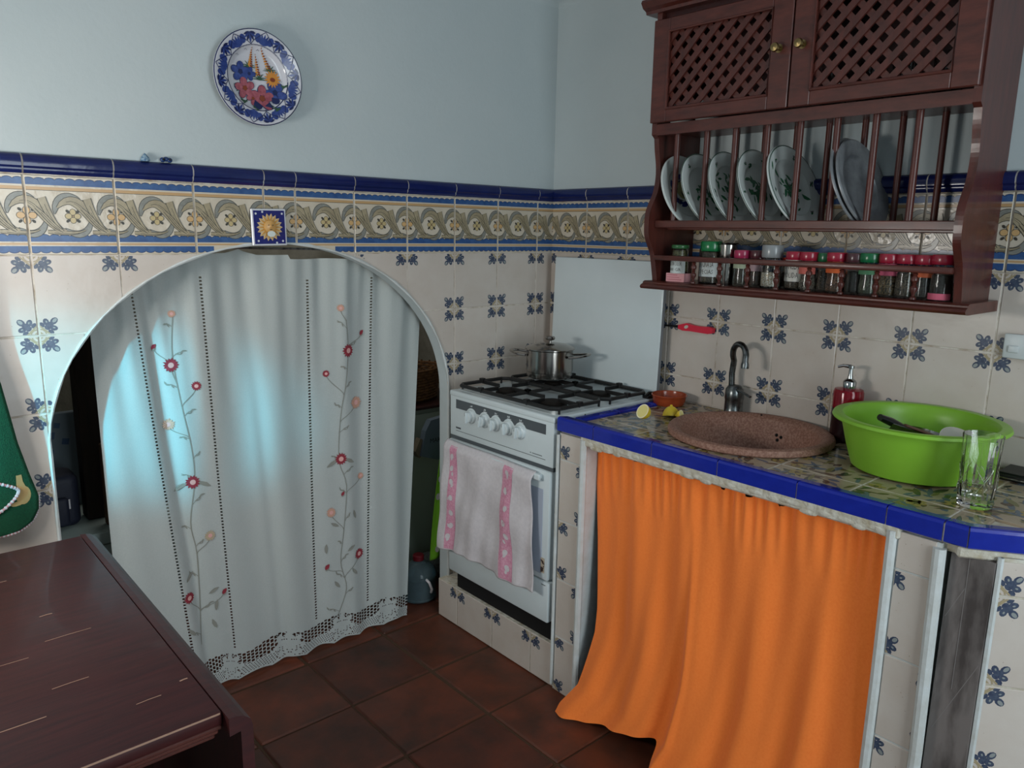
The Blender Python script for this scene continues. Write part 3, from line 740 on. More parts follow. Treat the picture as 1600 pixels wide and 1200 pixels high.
for c in (.12, .75):
    for k in range(7):
        for (ax_, bx_) in ((.024, .028), (.012, .018)):
            p = ell(c+R_.uniform(-.015, .015), .1+.13*k+R_.uniform(-.02, .02)+(.028 if ax_ < .02 else 0), ax_*.8, bx_, R_.uniform(-.6, .6)); g.add([towpt(min(.99, a), min(.99, b))+Vector((0, -.0006, 0)) for a, b in p], [tuple(range(len(p)))], 1)
half = {0: G(), 1: G()}
for f, mm in zip(g.f, g.m):
    vs = [g.v[k] for k in f]; half[0 if sum(v[0] for v in vs)/len(vs) < .24 else 1].add(vs, [tuple(range(len(vs)))], mm)
for h_ in half.values(): h_.build('stripe', [pinkc, toweln], tt)

# cooking pot on the rear left burner
pt = thing('cooking_pot', 'stainless steel casserole pot with lid and two loop handles on the rear burner', 'pot', (-.235, -.245, .9315), RB)
g = G(); g.lathe([(.0005, 0), (.078, 0), (.083, .004), (.083, .022), (.085, .024), (.085, .10), (.088, .103), (.086, .105), (.082, .10), (.082, .01), (.0005, .008)], n=48); g.build('pot_body', steel, pt)
g = G(); g.lathe([(.091, .104), (.091, .107), (.085, .110), (.06, .119), (.03, .124), (.0005, .126)], n=48); g.build('pot_lid', steel, pt)
ldp = pt.children[-1]
g = G(); g.lathe([(.006, .125), (.006, .132), (.016, .136), (.019, .142), (.015, .148), (.0005, .149)], n=20); g.build('lid_knob', steel, ldp)
for s in (-1, 1):
    g = G(); d = Vector((cos(.62), sin(.62)*-1, 0)) if True else 0
    d = Vector((s*.86, s*.51, 0)); n = Vector((-d.y, d.x, 0)); P = []
    for i in range(13):
        t = pi*i/12; P.append(d*(.080+.066*max(0, sin(t))**.7)+n*(.040*cos(t))+Vector((0, 0, .080+.010*sin(t))))
    g.tube(P, .0075, 10, flat=.6); g.build('handle', steel, pt)

# ------------------------------------------------------------ cabinet with plate rack
cb_ = thing('wall_cabinet', 'mahogany wall cabinet with lattice doors, plate rack and spice shelf above the sink', 'cabinet', (-.001, 0, 0), RB)
UL, UR = .655, 1.562; DF = .225
prof = [(0, 1.302), (-.10, 1.302), (-.185, 1.302), (-.192, 1.335), (-.205, 1.385), (-.222, 1.415), (-.236, 1.44), (-.240, 1.47), (-.238, 1.51), (-.225, 1.54), (-.205, 1.575), (-.196, 1.62), (-.198, 1.66), (-.207, 1.70), (-.212, 1.735), (-.225, 1.745), (-.225, 2.09), (0, 2.09)]
_p = prof
def smo(P, k=4):
    out = []
    for i in range(len(P)-1):
        p0, p1, p2, p3 = P[max(i-1, 0)], P[i], P[i+1], P[min(i+2, len(P)-1)]
        for j in range(k):
            t = j/k; out.append(tuple(.5*(2*p1[c]+(p2[c]-p0[c])*t+(2*p0[c]-5*p1[c]+4*p2[c]-p3[c])*t*t+(3*p1[c]-p0[c]-3*p2[c]+p3[c])*t**3) for c in (0, 1)))
    return out+[P[-1]]
prof = _p[:2]+smo(_p[2:15])+_p[15:]
for a in (UL, UR-.018):
    g = G(); g.prism(prof, a, a+.018, 0, 'x'); g.build('side_panel', mahogv, cb_)
g = G(); g.box((UL+.018, -DF, 1.742), (UR-.018, -DF+.018, 1.774)); g.box((UL+.018, -DF+.018, 1.755), (UR-.018, -.002, 1.772)); g.build('cabinet_floor', mahog, cb_)
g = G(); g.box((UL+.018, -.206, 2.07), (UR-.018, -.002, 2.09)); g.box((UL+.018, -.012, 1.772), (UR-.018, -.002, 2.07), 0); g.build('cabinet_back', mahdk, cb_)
# crown
cr = [(0, 2.09), (-.235, 2.09), (-.238, 2.098), (-.252, 2.104), (-.262, 2.118), (-.258, 2.126), (-.235, 2.132), (0, 2.132)]
g = G(); g.prism(cr, UL-.035, UR+.035, 0, 'x')
P = [(UL-.01, 2.132)]+[(UL-.01+(UR-UL+.02)*i/40, 2.14+.085*sin(pi*i/40)**.6+(.012*sin(pi*i/5)**2)) for i in range(41)]+[(UR+.01, 2.132)]
g.prism(P, -.225, -.205, 0, 'y'); g.build('crown_moulding', mahogv, cb_)
# bottom shelf
sh = [(0, 1.302), (-.196, 1.302), (-.205, 1.298), (-.205, 1.294), (-.215, 1.290), (-.220, 1.284), (-.215, 1.278), (-.2, 1.276), (0, 1.276)]
g = G(); g.prism(sh, UL-.022, UR+.022, 0, 'x'); g.build('spice_shelf', mahog, cb_)
g = G(); g.box((UL+.018, -.212, 1.368), (UR-.018, -.190, 1.384), 0, .004, 2)
g.build('spice_rail', mahog, cb_)
bp = [(.0035, 0), (.0075, .002), (.0075, .006), (.0035, .010), (.0045, .016), (.0085, .024), (.0085, .030), (.004, .036), (.0065, .0385), (.004, .041), (.0085, .047), (.0085, .053), (.0045, .059), (.007, .063), (.0035, .066)]
b0 = None
for u in (.822, .913, 1.005, 1.096, 1.19, 1.279, 1.368, 1.459):
    if b0 is None: o = G().lathe(bp, n=12).build('baluster', mahogv, cb_, (u, -.201, 1.302)); b0 = o.data
    else: inst(b0, 'baluster', cb_, (u, -.201, 1.302))
for y in (-.212, -.058):
    g = G(); g.box((UL+.018, y, 1.468), (UR-.018, y+.022, 1.49), 0, .002); g.build('rack_rail', mahog, cb_)
g = G(); g.box((UL+.018, -.150, 1.462), (UR-.018, -.135, 1.478), 0, .002); g.build('rack_rail', mahog, cb_)
d0 = None
for u in (.735, .84, .935, 1.035, 1.13, 1.23, 1.327, 1.428):
    for y in (-.201, -.047):
        if d0 is None: o = G().lathe([(.0085, 0), (.0085, .268)], n=12).build('dowel', mahogv, cb_, (u, y, 1.488)); d0 = o.data
        else: inst(d0, 'dowel', cb_, (u, y, 1.488))
# doors
def door(u0, u1, ku, z0=1.777, z1=2.066):
    fr = .058; y0_, y1_ = -DF-.018, -DF
    g = G()
    g.box((u0, y0_, z0), (u0+fr, y1_, z1), 0, .002); g.box((u1-fr, y0_, z0), (u1, y1_, z1), 0, .002)
    g.box((u0+fr, y0_, z0), (u1-fr, y1_, z0+.037), 0, .002); g.box((u0+fr, y0_, z1-.037), (u1-fr, y1_, z1), 0, .002)
    a, b, c, d = u0+fr, u1-fr, z0+.037, z1-.037
    g.tube([(a, y0_, c), (b, y0_, c), (b, y0_, d), (a, y0_, d), (a, y0_, c)], .0045, 8)
    o = g.build('door', mahog, cb_)
    # 45 degree slats in two layers, each its own piece
    p = .0485; w = .0235
    for sgn, yy in ((1, -DF-.012), (-1, -DF-.006)):
        k = -12
        for k in range(-14, 26):
            off = (a if sgn > 0 else a)+k*p
            # centre line: x = off + sgn*(z-c)
            q = [(off-w*.5, c), (off+w*.5, c), (off+w*.5+sgn*(d-c), d), (off-w*.5+sgn*(d-c), d)]
            q = clip(q, a-.003, b+.003, c, d)
            if len(q) > 2 and max(x for x, _ in q)-min(x for x, _ in q) > .008:
                G().prism(q, yy, yy+.006, 0, 'y').build('lattice_slat', mahogv if sgn > 0 else mahog, o)
    g = G(); g.lathe([(.006, 0), (.005, -.010), (.009, -.014), (.012, -.020), (.010, -.026), (.0005, -.028)], (ku, y0_, 1.926), 18, axis='y'); g.lathe([(.0005, -.001), (.011, -.001), (.011, 0)], (ku, y0_, 1.926), 18, axis='y')
    g.build('knob', brass, o)
    return o
door(UL+.004, 1.106, 1.073); door(1.110, UR-.004, 1.138)

# things behind the lattice
for i, (u, y, kind) in enumerate(((.705, -.15, 'c'), (.79, -.14, 'c'), (1.19, -.16, 'g'), (1.28, -.15, 'g'), (1.37, -.16, 'g'), (1.46, -.15, 'g'))):
    g = G()
    if kind == 'c':
        g.lathe([(.0005, 0), (.025, 0), (.03, .004), (.038, .03), (.04, .065), (.037, .065), (.035, .03), (.02, .006), (.0005, .006)], n=20); g.tube([(.036, 0, .055), (.058, 0, .045), (.055, 0, .025), (.034, 0, .018)], .004, 6)
        o = g.build('coffee_cup', mat('white_china', '#c9cccb', .15), None, (y, -u, 1.7725)); lb = ('white china cup behind the left lattice door, nearer the left side panel', 'second white china cup behind the left lattice door')[i]
        tag(o, lb, 'cup', 'cups in the cabinet')
    else:
        g.lathe([(.0005, 0), (.028, 0), (.031, .003), (.034, .10), (.032, .10), (.029, .012), (.0005, .008)], n=20); o = g.build('water_glass', glass2, None, (y, -u, 1.7725))
        tag(o, 'plain drinking glass behind the right lattice door, '+('nearest the brass knobs', 'second from the brass knobs', 'third from the brass knobs', 'nearest the right side panel')[i-2], 'glass', 'glasses in the cabinet')

# ------------------------------------------------------------ plates in the rack
china = mat('grey_white_china', '#c4cac7', .14); rimg = mat('plate_rim_green', '#4d6258', .2); pgreen = mat('plate_green', '#236040', .25); pred = mat('plate_dark_sprig', '#4c4a4a', .3)
pewter = mat('pewter', '#9a9da0', .32, .3, noise=(20, .3, .7), col2='#6f7276')
def plateprof(R, dp=.02): return [(.0005, dp), (R*.55, dp), (R*.62, dp-.003), (R*.68, dp-.012), (R*.97, dp-.021), (R, dp-.019), (R, dp-.016), (R*.69, dp-.006), (R*.64, dp+.003), (R*.56, dp+.006), (.0005, dp+.006)]
def surfz(R, r, dp=.02):
    P = plateprof(R, dp)[:6]
    for (a, b), (c, d) in zip(P, P[1:]):
        if a <= r <= c: return b+(d-b)*(r-a)/(c-a)
    return P[-1][1]
def paint(g, R, polys, dp=.02, eps=.0005):
    for ii, (mi, ly, q) in enumerate(polys): g.add([(x, y, surfz(R, hypot(x, y), dp)-eps*ly-.000004*ii) for x, y in q], [tuple(range(len(q)))], mi)
rp = R_
def sprigs():
    out = []
    for i in range(40):
        a = rp.uniform(0, 6.3); r = abs(rp.gauss(0, .024)); x, y = r*cos(a)*1.3, r*sin(a)*1.2; out.append((2, 1, leafpoly(x, y, rp.uniform(.008, .016), rp.uniform(.003, .007), rp.uniform(0, 6.3))))
    for i in range(8): out.append((3, 2, ell(rp.gauss(0, .012), rp.gauss(0, .018), .003, .002, rp.uniform(0, 3), 7)))
    for i in range(6):
        a = i*pi/3+.4; x, y = .094*cos(a), .094*sin(a)
        for j in range(4): out.append((2 if j % 2 else 3, 1, leafpoly(x+rp.gauss(0, .003), y+rp.gauss(0, .003), .006, .003, rp.uniform(0, 6.3))))
    out2 = []
    for i in range(48):
        a, b = 2*pi*i/48, 2*pi*(i+1)/48; out2.append((1, 1, [(.117*cos(a), .117*sin(a)), (.12*cos(a), .12*sin(a)), (.12*cos(b), .12*sin(b)), (.117*cos(b), .117*sin(b))]))
    return out+out2
def rackplate(name, u, R, mats, polys, label, group, tilt, yaw, zc, y=-.122, dp=.02):
    # plate lies in the plane across u, its face turned to the right hand side of the rack (+u)
    o = thing(name, label, 'plate', (y, -u, zc), group=group)
    g = G(); g.lathe(plateprof(R, dp), n=56); paint(g, R, polys, dp)
    # face (-z local) -> +u ; local x up
    me = g.build('plate_body', mats, o)
    # build orientation: local -z => direction d
    d = Vector((0, -1, 0)); d.rotate(Matrix.Rotation(yaw, 3, 'Z')); d = (d+Vector((0, 0, tilt))).normalized()
    z = -d; x = Vector((0, 0, 1)); x = (x-z*x.dot(z)).normalized(); y_ = z.cross(x)
    o.matrix_world = Matrix((x, y_, z)).transposed().to_4x4(); o.location = (y, -u, zc)
    return o
PZ = 1.472
for i, (u, R) in enumerate(((.800, .117), (.895, .117), (.990, .117), (1.085, .122))):
    rackplate('dinner_plate', u, R, [china, rimg, pgreen, pred], sprigs(), 'white plate with green flower sprigs in the rack, '+('just right of the blue painted plate', 'second of four from the left', 'third of four from the left', 'largest, the rightmost of four')[i], 'green sprigged plates', .40, -.05, PZ+R*.93)
# blue figured plate
bpol = []
for i in range(10): bpol.append((1, 1, leafpoly(.045*cos(i*.63)+.01, .045*sin(i*.63), .02, .011, i*.63+1.2)))
for i in range(7): bpol.append((2, 2, leafpoly(rp.uniform(-.01, .05), rp.uniform(-.02, .02), .02, .010, rp.uniform(0, 6))))
for i in range(10): bpol.append((3, 3, leafpoly(rp.uniform(-.05, .05), rp.uniform(-.03, .03), .014, .003, rp.uniform(0, 6))))
rackplate('painted_plate', .725, .117, [china, mat('plate_blue', '#2a3470', .2), mat('plate_straw', '#8d8a5e', .25), mat('plate_ink', '#2a2a30', .3)], bpol, 'plate with a dark blue and yellow painted bird scene, leftmost in the rack', None, .36, -.05, PZ+.109)
rackplate('pewter_plate', 1.275, .122, [pewter], [], 'dull grey metal plate in the rack, front one of the pair right of the china', 'grey metal plates', .36, -.05, PZ+.113)
rackplate('pewter_plate', 1.267, .125, [pewter], [], 'dull grey metal plate in the rack, back one of the pair, only its rim showing', 'grey metal plates', .36, -.05, PZ+.116, dp=.026)

# ------------------------------------------------------------ spice jars
def text_geo(body, size, cyl=None):
    cu = bpy.data.curves.new('txt', 'FONT'); cu.body = body; cu.size = size; cu.align_x = 'CENTER'; cu.align_y = 'CENTER'; cu.resolution_u = 1
    o = bpy.data.objects.new('txt', cu); COL.objects.link(o); bpy.context.view_layer.update()
    me = o.to_mesh(); V = [v.co[:2] for v in me.vertices]; F = [tuple(p.vertices) for p in me.polygons]; o.to_mesh_clear(); bpy.data.objects.remove(o); bpy.data.curves.remove(cu); return V, F
def lid_m(c): return mat('lid_'+c.strip('#'), c, .25, coat=.3)
SPZ = 1.3025
def jar(name, u, R, h, lidc, label, content='#5f4e40', lab=None, labz=(.35, .6), labtxt=None, waist=True, lidh=.022, y=-.145, z=SPZ, fill=.7, group='spice jars on the rack shelf', txt2=None):
    t = thing(name, label, 'jar', (y, -u, z), RB, group)
    b = h-lidh; s = .90 if waist else .98
    g = G(); g.lathe([(.0005, 0), (R*.92, 0), (R, .003), (R, b*.25), (R*s, b*.5), (R*.97, b*.8), (R*.93, b*.95), (R*.8, b), (R*.76, b-.002), (R*.88, b*.9), (R*(s-.06), b*.5), (R*.93, b*.24), (R*.93, .005), (.0005, .004)], n=24); g.build('jar_glass', glass2, t)
    if content:
        g = G(); k = fill; g.lathe([(.0005, .005), (R*.91, .006), (R*.91, b*.24), (R*(s-.08), b*.5), (R*.86, b*k), (.0005, b*k+.001)], n=20); g.build('jar_contents', mat('spice_'+content.strip('#'), content, .8, noise=(300, .4, .6), col2='#2f2620' if content < '#a' else '#8a6f50'), t)
    if lidc:
        g = G(); g.lathe([(R*.98, b-.002), (R*1.0, b+.001), (R*1.03, b+.004), (R*1.02, h-.004), (R*.97, h-.001), (R*.6, h), (.0005, h-.001)], n=24); g.build('jar_lid', lid_m(lidc), t)
    if lab:
        g = G(); z0_, z1_ = b*labz[0], b*labz[1]; rr = R*1.012
        g.lathe([(rr*.99, z0_), (rr, z0_), (rr, z1_), (rr*.99, z1_)], n=20, a0=-2.9, a1=-.25)
        if labtxt:
            for (tx, fz, fs) in [(labtxt, .72, .30)]+([(txt2, .28, .22)] if txt2 else []):
                V, F = text_geo(tx, (z1_-z0_)*fs*1.6); wid = max(v[0] for v in V)-min(v[0] for v in V); k = min(1, R*1.7/wid)
                zc = z0_+(z1_-z0_)*fz; g.add([((rr+.0006)*sin(v[0]*k/rr), -(rr+.0006)*cos(v[0]*k/rr), zc+v[1]) for v in V], F, 1)
        g.build('jar_label', [mat('paper_'+lab.strip('#'), lab, .7), ink], t)
    return t
red = '#981c34'
g = G(); g.box((-.035, -.015, 0), (.035, .02, .027), 0, .001)
for i in range(3): g.box((-.03, -.0155, .006+.007*i), (.025-.008*i, -.015, .0085+.007*i), 1)
tag(g.build('spice_box', [mat('pink_card', '#d79a9f', .6), mat('pink_card_print', '#b86f78', .6)], None, (-.165, -.738, SPZ), RB), 'flat pink card box lying under the leftmost jar', 'box')
jar('spice_jar', .738, .027, .088, '#2d5c35', 'small jar with a white label and dark green lid, standing on the pink box', '#7b7a4e', '#c3cbc9', (.0, .52), 'MISTON COLOR', False, .010, -.16, SPZ+.027, .9, txt2='100 GR')
jar('spice_jar', .792, .020, .105, '#3b3230', 'narrow dark jar half hidden left of the big green-lidded jar', '#3f352c', None, waist=False, y=-.10)
jar('spice_jar', .842, .032, .128, '#0d6b3a', 'big jar with a bright green lid and a large white label', '#5e5345', '#c6cdcc', (.22, .72), 'E ROCINA SA', False, .028, -.145, fill=.95, txt2='ESPECIAS')
sc_ = thing('steel_cup', 'stainless steel tumbler flared at the rim between the big green-lidded jar and a red lid', 'cup', (-.14, -.897, SPZ), RB)
g = G(); g.lathe([(.0005, 0), (.020, 0), (.022, .01), (.027, .118), (.032, .122), (.031, .124), (.026, .119), (.021, .012), (.0005, .004)], n=28); g.build('cup_body', steel, sc_)
jar('spice_jar', .952, .023, .105, '#a02a50', 'jar with a magenta-red lid and pale green label right of the steel tumbler', '#5a5348', '#a9b49a', (.62, .95), y=-.15)
jar('spice_jar', .997, .022, .105, '#4a1e26', 'jar with a dark maroon lid left of the clear-lidded jar', '#5b4338', '#a98f93', (.55, .8), y=-.14)
jar('spice_jar', 1.046, .029, .122, '#8c9092', 'taller jar with a see-through grey domed lid and white powder', '#c9c9c4', None, waist=False, lidh=.034, fill=.4)
jar('spice_jar', 1.082, .019, .088, '#9a2a20', 'short jar with an orange-red lid pressed behind the clear-lidded jar', '#43241f', None, y=-.115)
jar('spice_jar', 1.118, .026, .106, red, 'red-lidded jar with a tall white printed label', '#6e5a4a', '#d0cdc5', (.3, .97), 'CANELA', txt2='MOLIDA', waist=False, labz=(.3, .97)) if False else jar('spice_jar', 1.118, .026, .106, red, 'red-lidded jar with a tall white printed label, right of the clear-lidded jar', '#6e5a4a', '#d0cdc5', (.28, .98), 'CANELA', False, txt2='MOLIDA')
jar('spice_jar', 1.160, .024, .106, red, 'red-lidded jar with a red and white label beside the tall white label', '#8a7f76', '#c8675c', (.55, .95), y=-.15)
jar('spice_jar', 1.200, .019, .104, '#17603a', 'narrow jar with a dark green lid between two red lids', '#6a5344', None, y=-.14)
jar('spice_jar', 1.238, .0255, .107, red, 'red-lidded jar of brown spice with a bright orange label', '#7a5540', '#d2622f', (.62, .96), y=-.15)
jar('spice_jar', 1.287, .023, .106, '#4a2a30', 'jar with a brown-black lid in the right half of the shelf', '#33302e', '#9a7f80', (.75, .95), y=-.15)
jar('spice_jar', 1.326, .0255, .108, '#12653c', 'green-lidded jar with a green label right of the brown-black lid', '#56624f', '#4f8560', (.62, .86), y=-.15)
jar('spice_jar', 1.374, .0245, .108, red, 'red-lidded jar of tan spice with a pink label', '#8d7350', '#c65a74', (.62, .96), y=-.15)
jar('spice_jar', 1.417, .0245, .108, red, 'red-lidded jar without any label, filled with grey-brown spice', '#665a4c', None, y=-.15, waist=False)
jar('spice_jar', 1.460, .0245, .108, red, 'red-lidded jar with an orange label over dark grey spice', '#4b4c48', '#c4603a', (.62, .92), y=-.15)
jar('spice_jar', 1.503, .0265, .110, red, 'red-lidded jar with a pink strip at its foot, last of the red lids', '#3e3a38', '#c05a70', (.03, .2), y=-.155, waist=False)
jar('spice_jar', 1.530, .014, .098, '#7d6a6c', 'slim jar with a pale label squeezed against the right side panel', '#4a4644', '#b9a8a8', (.55, .95), y=-.10)

# ------------------------------------------------------------ wall plate, sun tile, small ornaments, lighter, switch
wp = thing('wall_plate', 'hand painted plate of blue, red and orange flowers hung on the white wall', 'plate', (-1.196, -.004, 1.858))
PR = .128
bluA = mat('majolica_blue', '#22336f', .15, noise=(80, .3, .7), col2='#3b4f8c'); bluD = mat('majolica_dark', '#1b2550', .15); wht = mat('majolica_white', '#c4c5cc', .14); grn = mat('majolica_green', '#31503c', .2); rse = mat('majolica_rose', '#7f3643', .2, noise=(90, .3, .7), col2='#a8626c'); org = mat('majolica_orange', '#c9873a', .2); rust = mat('majolica_rust', '#7a3a22', .2)
W_M = [wht, bluA, bluD, grn, rse, org, rust]
pol = []
for i in range(60):
    a, b = 2*pi*i/60, 2*pi*(i+1)/60
    def arc(r0, r1, mi, ly): pol.append((mi, ly, [(r0*cos(a), r0*sin(a)), (r1*cos(a), r1*sin(a)), (r1*cos(b), r1*sin(b)), (r0*cos(b), r0*sin(b))]))
    arc(.1255, .128, 2, 1); arc(.086, .0885, 2, 1)
for k in range(8):
    a = k*pi/4+.2
    c = (.125*cos(a), .125*sin(a)); c2_ = (.089*cos(a+pi/8), .089*sin(a+pi/8))
    for j in range(7):
        th = a+pi+(j-3)*.42; 
        p0 = (.119*cos(a)+0*.01, .119*sin(a)); ln = .026-.003*abs(j-3); m = (p0[0]+cos(th)*ln*.55, p0[1]+sin(th)*ln*.55); 
        pol.append((1 if j % 2 else 2, 2, leafpoly(m[0], m[1], ln*.55, .0042, th)))
        th = a+pi/8+(j-3)*.35; p0 = c2_; m = (p0[0]+cos(th)*.014, p0[1]+sin(th)*.014); pol.append((1, 1, leafpoly(m[0], m[1], .015, .0042, th)))
    for sgn in (-1, 1):
        pts = [(r*cos(a+sgn*pi/8*t), r*sin(a+sgn*pi/8*t)) for r, t in ((.089, 0), (.098, .25), (.112, .7), (.124, 1))]
        for q in stroke(pts, .0018): pol.append((2, 3, q))
        a2 = a+sgn*pi/8*.55; pol.append((1, 1, ell(.105*cos(a2), .105*sin(a2), .012, .009, a2)))
def flower(x, y, r, mi, n=5, cm=6, a0=0):
    for j in range(n):
        a = a0+2*pi*j/n; pol.append((2, 2, ell(x+.62*r*cos(a), y+.62*r*sin(a), r*.47, r*.40, a))); pol.append((mi, 3, ell(x+.62*r*cos(a), y+.62*r*sin(a), r*.43, r*.36, a)))
    pol.append((cm, 4, ell(x, y, r*.25, r*.25)))
def spike(x, y, h, lean):
    for i in range(9):
        t = i/8; xx, yy = x+lean*t, y+h*t; pol.append((5, 3, ell(xx-.003*(1-t), yy, .0055*(1.1-t), .0028, .5))); pol.append((6, 4, ell(xx+.003*(1-t), yy+.001, .0045*(1.1-t), .0022, -.5)))
def tuft(x, y, s=1):
    for j in range(7):
        th = pi/2+(j-3)*.5
        for q in stroke(bez([(x, y), (x+.012*s*cos(th), y+.014*s*sin(th)), (x+.022*s*cos(th), y+.010*s*sin(th)+(-.002 if abs(j-3) > 1 else .006))], 5), lambda t: .0035*(1-t)+.0008): pol.append((3, 2, q))
spike(-.018, .030, .048, .006); spike(.004, .010, .052, -.006); spike(.036, .030, .05, -.022)
tuft(-.022, .028); tuft(.008, -.002, 1.1); tuft(.040, .024)
flower(-.047, .012, .026, 1, 5, 2, .3); flower(-.022, .010, .018, 1, 5, 2); flower(.052, -.032, .030, 1, 5, 2, .9)
for j in range(15):
    th = j*2*pi/15; pol.append((5, 3, leafpoly(.046+.012*cos(th), .004+.012*sin(th), .013, .004, th)))
pol.append((6, 4, ell(.046, .002, .008, .006)))
flower(-.036, -.030, .028, 4, 5, 6, .5); flower(-.014, -.055, .018, 4, 4, 6); flower(.013, -.052, .034, 4, 5, 6, pi/2)
for x, y in ((-.06, -.03), (-.045, -.062), (.045, -.075), (-.01, -.078), (.07, -.01)):
    for j in range(3): pol.append((3, 1, leafpoly(x+.004*j, y-.002*j, .012, .003, 2.2+j*.8)))
for x, y in ((-.055, .055), (-.03, .072), (.005, .074), (.07, .0), (-.065, -.052), (.02, -.084)):
    for j in range(3): pol.append((2, 1, ell(x+.003*(j-1), y+.002*(j % 2), .001, .001, 0, 6)))
g = G(); g.lathe([(r, -z) for r, z in plateprof(PR, .006)], n=72)
for ii, (mi, ly, q) in enumerate(pol): g.add([(x, y, -(surfz(PR, hypot(x, y), .006)-.0003*ly-.000004*ii)) for x, y in q], [tuple(range(len(q)))], mi)
o = g.build('plate_body', W_M, wp); o.rotation_euler = (pi/2, 0, 0); o.location.y = -.02

st = thing('sun_tile', 'small cobalt tile with a golden sun face above the top of the arch', 'ornament', (-1.176, -.010, 1.395)); st.rotation_euler.y = -.02
g = G(); g.box((-.053, -.008, 0), (.053, 0, .106), 0, .002); g.box((-.048, -.009, .005), (.048, -.0075, .101), 1, .0008)
for x, z in ((-.040, .092), (.040, .092), (-.036, .014), (.039, .013), (-.02, .097), (.02, .008)): g.add([(a, -.0095, b) for a, b in ell(x, z, .0032, .0032)], [tuple(range(10))], 0)
g.build('tile_body', [mat('tile_white_rim', '#c9ccd2', .2), mat('tile_cobalt', '#171b66', .12)], st)
g = G(); pts = []
for j in range(36): a = 2*pi*j/36; r = .040 if j % 2 == 0 else .031; pts.append((r*cos(a), .053+r*sin(a)))
g.prism(pts, -.009, -.0105, 0, 'y')
for j in range(18):
    a = 2*pi*(j+.0)/18; q = [(.016*cos(a-.2), .053+.016*sin(a-.2)), (.036*cos(a), .053+.036*sin(a)), (.016*cos(a+.2), .053+.016*sin(a+.2))]; g.prism(q, -.0105, -.0125, 1, 'y')
g.lathe([(.019, .0), (.018, -.004), (.012, -.007), (.0005, -.0085)], (0, -.0105, .055), 20, 2, axis='y')
g.tube([(0, -.019, .060), (0, -.021, .053)], [.0015, .003], 8, 2)
for s in (-1, 1): g.add([(s*.0065+a, -.0186, .059+b) for a, b in ell(0, 0, .0026, .0012)], [tuple(range(10))], 3)
g.add([(a, -.0185, .0465+b) for a, b in ell(0, 0, .0045, .0012)], [tuple(range(10))], 3)
g.add([(a, -.0192, .034+b) for a, b in ell(0, 0, .013, .009)], [tuple(range(10))], 4)
g.build('sun_face', [mat('sun_pale', '#c9b38a', .3), mat('sun_gold', '#c08a3a', .3), mat('sun_face', '#c79a5c', .3), ink, mat('chipped_plaster', '#ccd4cf', .8)], st)

orn = mat('ornament_blue', '#52708f', .25, noise=(150, .4, .6), col2='#8ea7b5'); ornd = mat('ornament_dark', '#233a66', .2)
o = G().lathe([(.0005, 0), (.011, 0), (.0125, .004), (.010, .010), (.005, .016), (.0005, .021)], n=12).build('small_shell', orn); o.location = (-1.506, -.009, 1.612); tag(o, 'tiny pointed pale blue ornament on top of the blue border, left one', 'ornament')
g = G(); g.sphere((-.009, 0, .007), .0072, 12, 0, (1, .8, .9)); g.sphere((.009, 0, .007), .0072, 12, 0, (1, .8, .9)); g.sphere((0, 0, .009), .008, 12, 0, (1, .7, .8)); g.sphere((-.008, -.006, .008), .003, 8, 1); g.sphere((.008, -.006, .008), .003, 8, 1)
o = g.build('small_beetle', [ornd, blackp]); o.location = (-1.453, -.009, 1.612); tag(o, 'tiny dark blue double-lobed ornament on top of the blue border, right one', 'ornament')

li = thing('gas_lighter', 'red gas lighter with a black nozzle hanging flat on the tiles beside the cooker lid', 'lighter', (-.010, -.645, 1.143), RB)
g = G(); P = [(0, 0, 0), (.02, 0, .010), (.045, 0, .011), (.085, 0, .006), (.128, 0, .004), (.135, 0, .0)]
pl_ = [(0, -.008), (.018, -.013), (.05, -.012), (.12, -.014), (.136, -.010), (.138, .006), (.125, .010), (.08, .008), (.055, .010), (.035, .014), (.02, .010), (0, .004)]
g.prism(pl_, -.012, .004, 0, 'y'); g.build('lighter_handle', rubred, li)
g = G(); g.add([(.034+a, -.0124, .001+b) for a, b in ell(0, 0, .009, .0055, .4)], [tuple(range(10))]); g.build('trigger_hole', tilem, li)
g = G(); g.tube([(.002, -.004, -.001), (-.02, -.004, -.003)], [.0055, .0045], 8); g.tube([(-.02, -.004, -.003), (-.085, -.004, -.004)], .0032, 8); g.build('nozzle', blackp, li); li.rotation_euler = (0, -.06, RB)
li.rotation_euler = (0, 0, RB)
o = G().box((0, -.012, 0), (.075, 0, .06), 0, .004, 2).box((.012, -.016, .015), (.035, -.011, .032), 0, .003, 2).build('wall_switch', mat('socket_plastic', '#c2c8c8', .35)); o.location = (-.006, -1.612, 1.165); o.rotation_euler.z = RB; tag(o, 'white plastic electrical switch on the tiles at the right edge of the photo', 'switch')

# ------------------------------------------------------------ on the counter
bw = thing('clay_dish', 'small glazed brown terracotta dish on the counter beside the cooker', 'dish', (-.088, -.675, CZ+.001))
G().lathe([(.0005, 0), (.048, 0), (.052, .004), (.055, .018), (.0575, .030), (.060, .033), (.058, .036), (.055, .034), (.051, .012), (.045, .006), (.0005, .005)], n=40).build('dish_body', claybowl, bw)
def halflemon(name, loc, r, rot, label):
    t = thing(name, label, 'lemon', loc); t.rotation_euler = rot
    g = G(); g.lathe([(r*sin(pi/2*i/8)+1e-4, r*1.25*(1-cos(pi/2*i/8))) if i < 8 else (r, r*1.25) for i in range(9)], n=20); g.lathe([(.0035, -.004), (.005, .0), (.008, .004)], n=10); g.build('peel', lemon, t)
    g = G(); g.lathe([(.0005, r*1.252), (r*.86, r*1.252)], n=20, mi=0); g.lathe([(r*.86, r*1.252), (r, r*1.25)], n=20, mi=1); g.build('flesh', [mat('lemon_flesh', '#e5d98c', .3), lemonw], t)
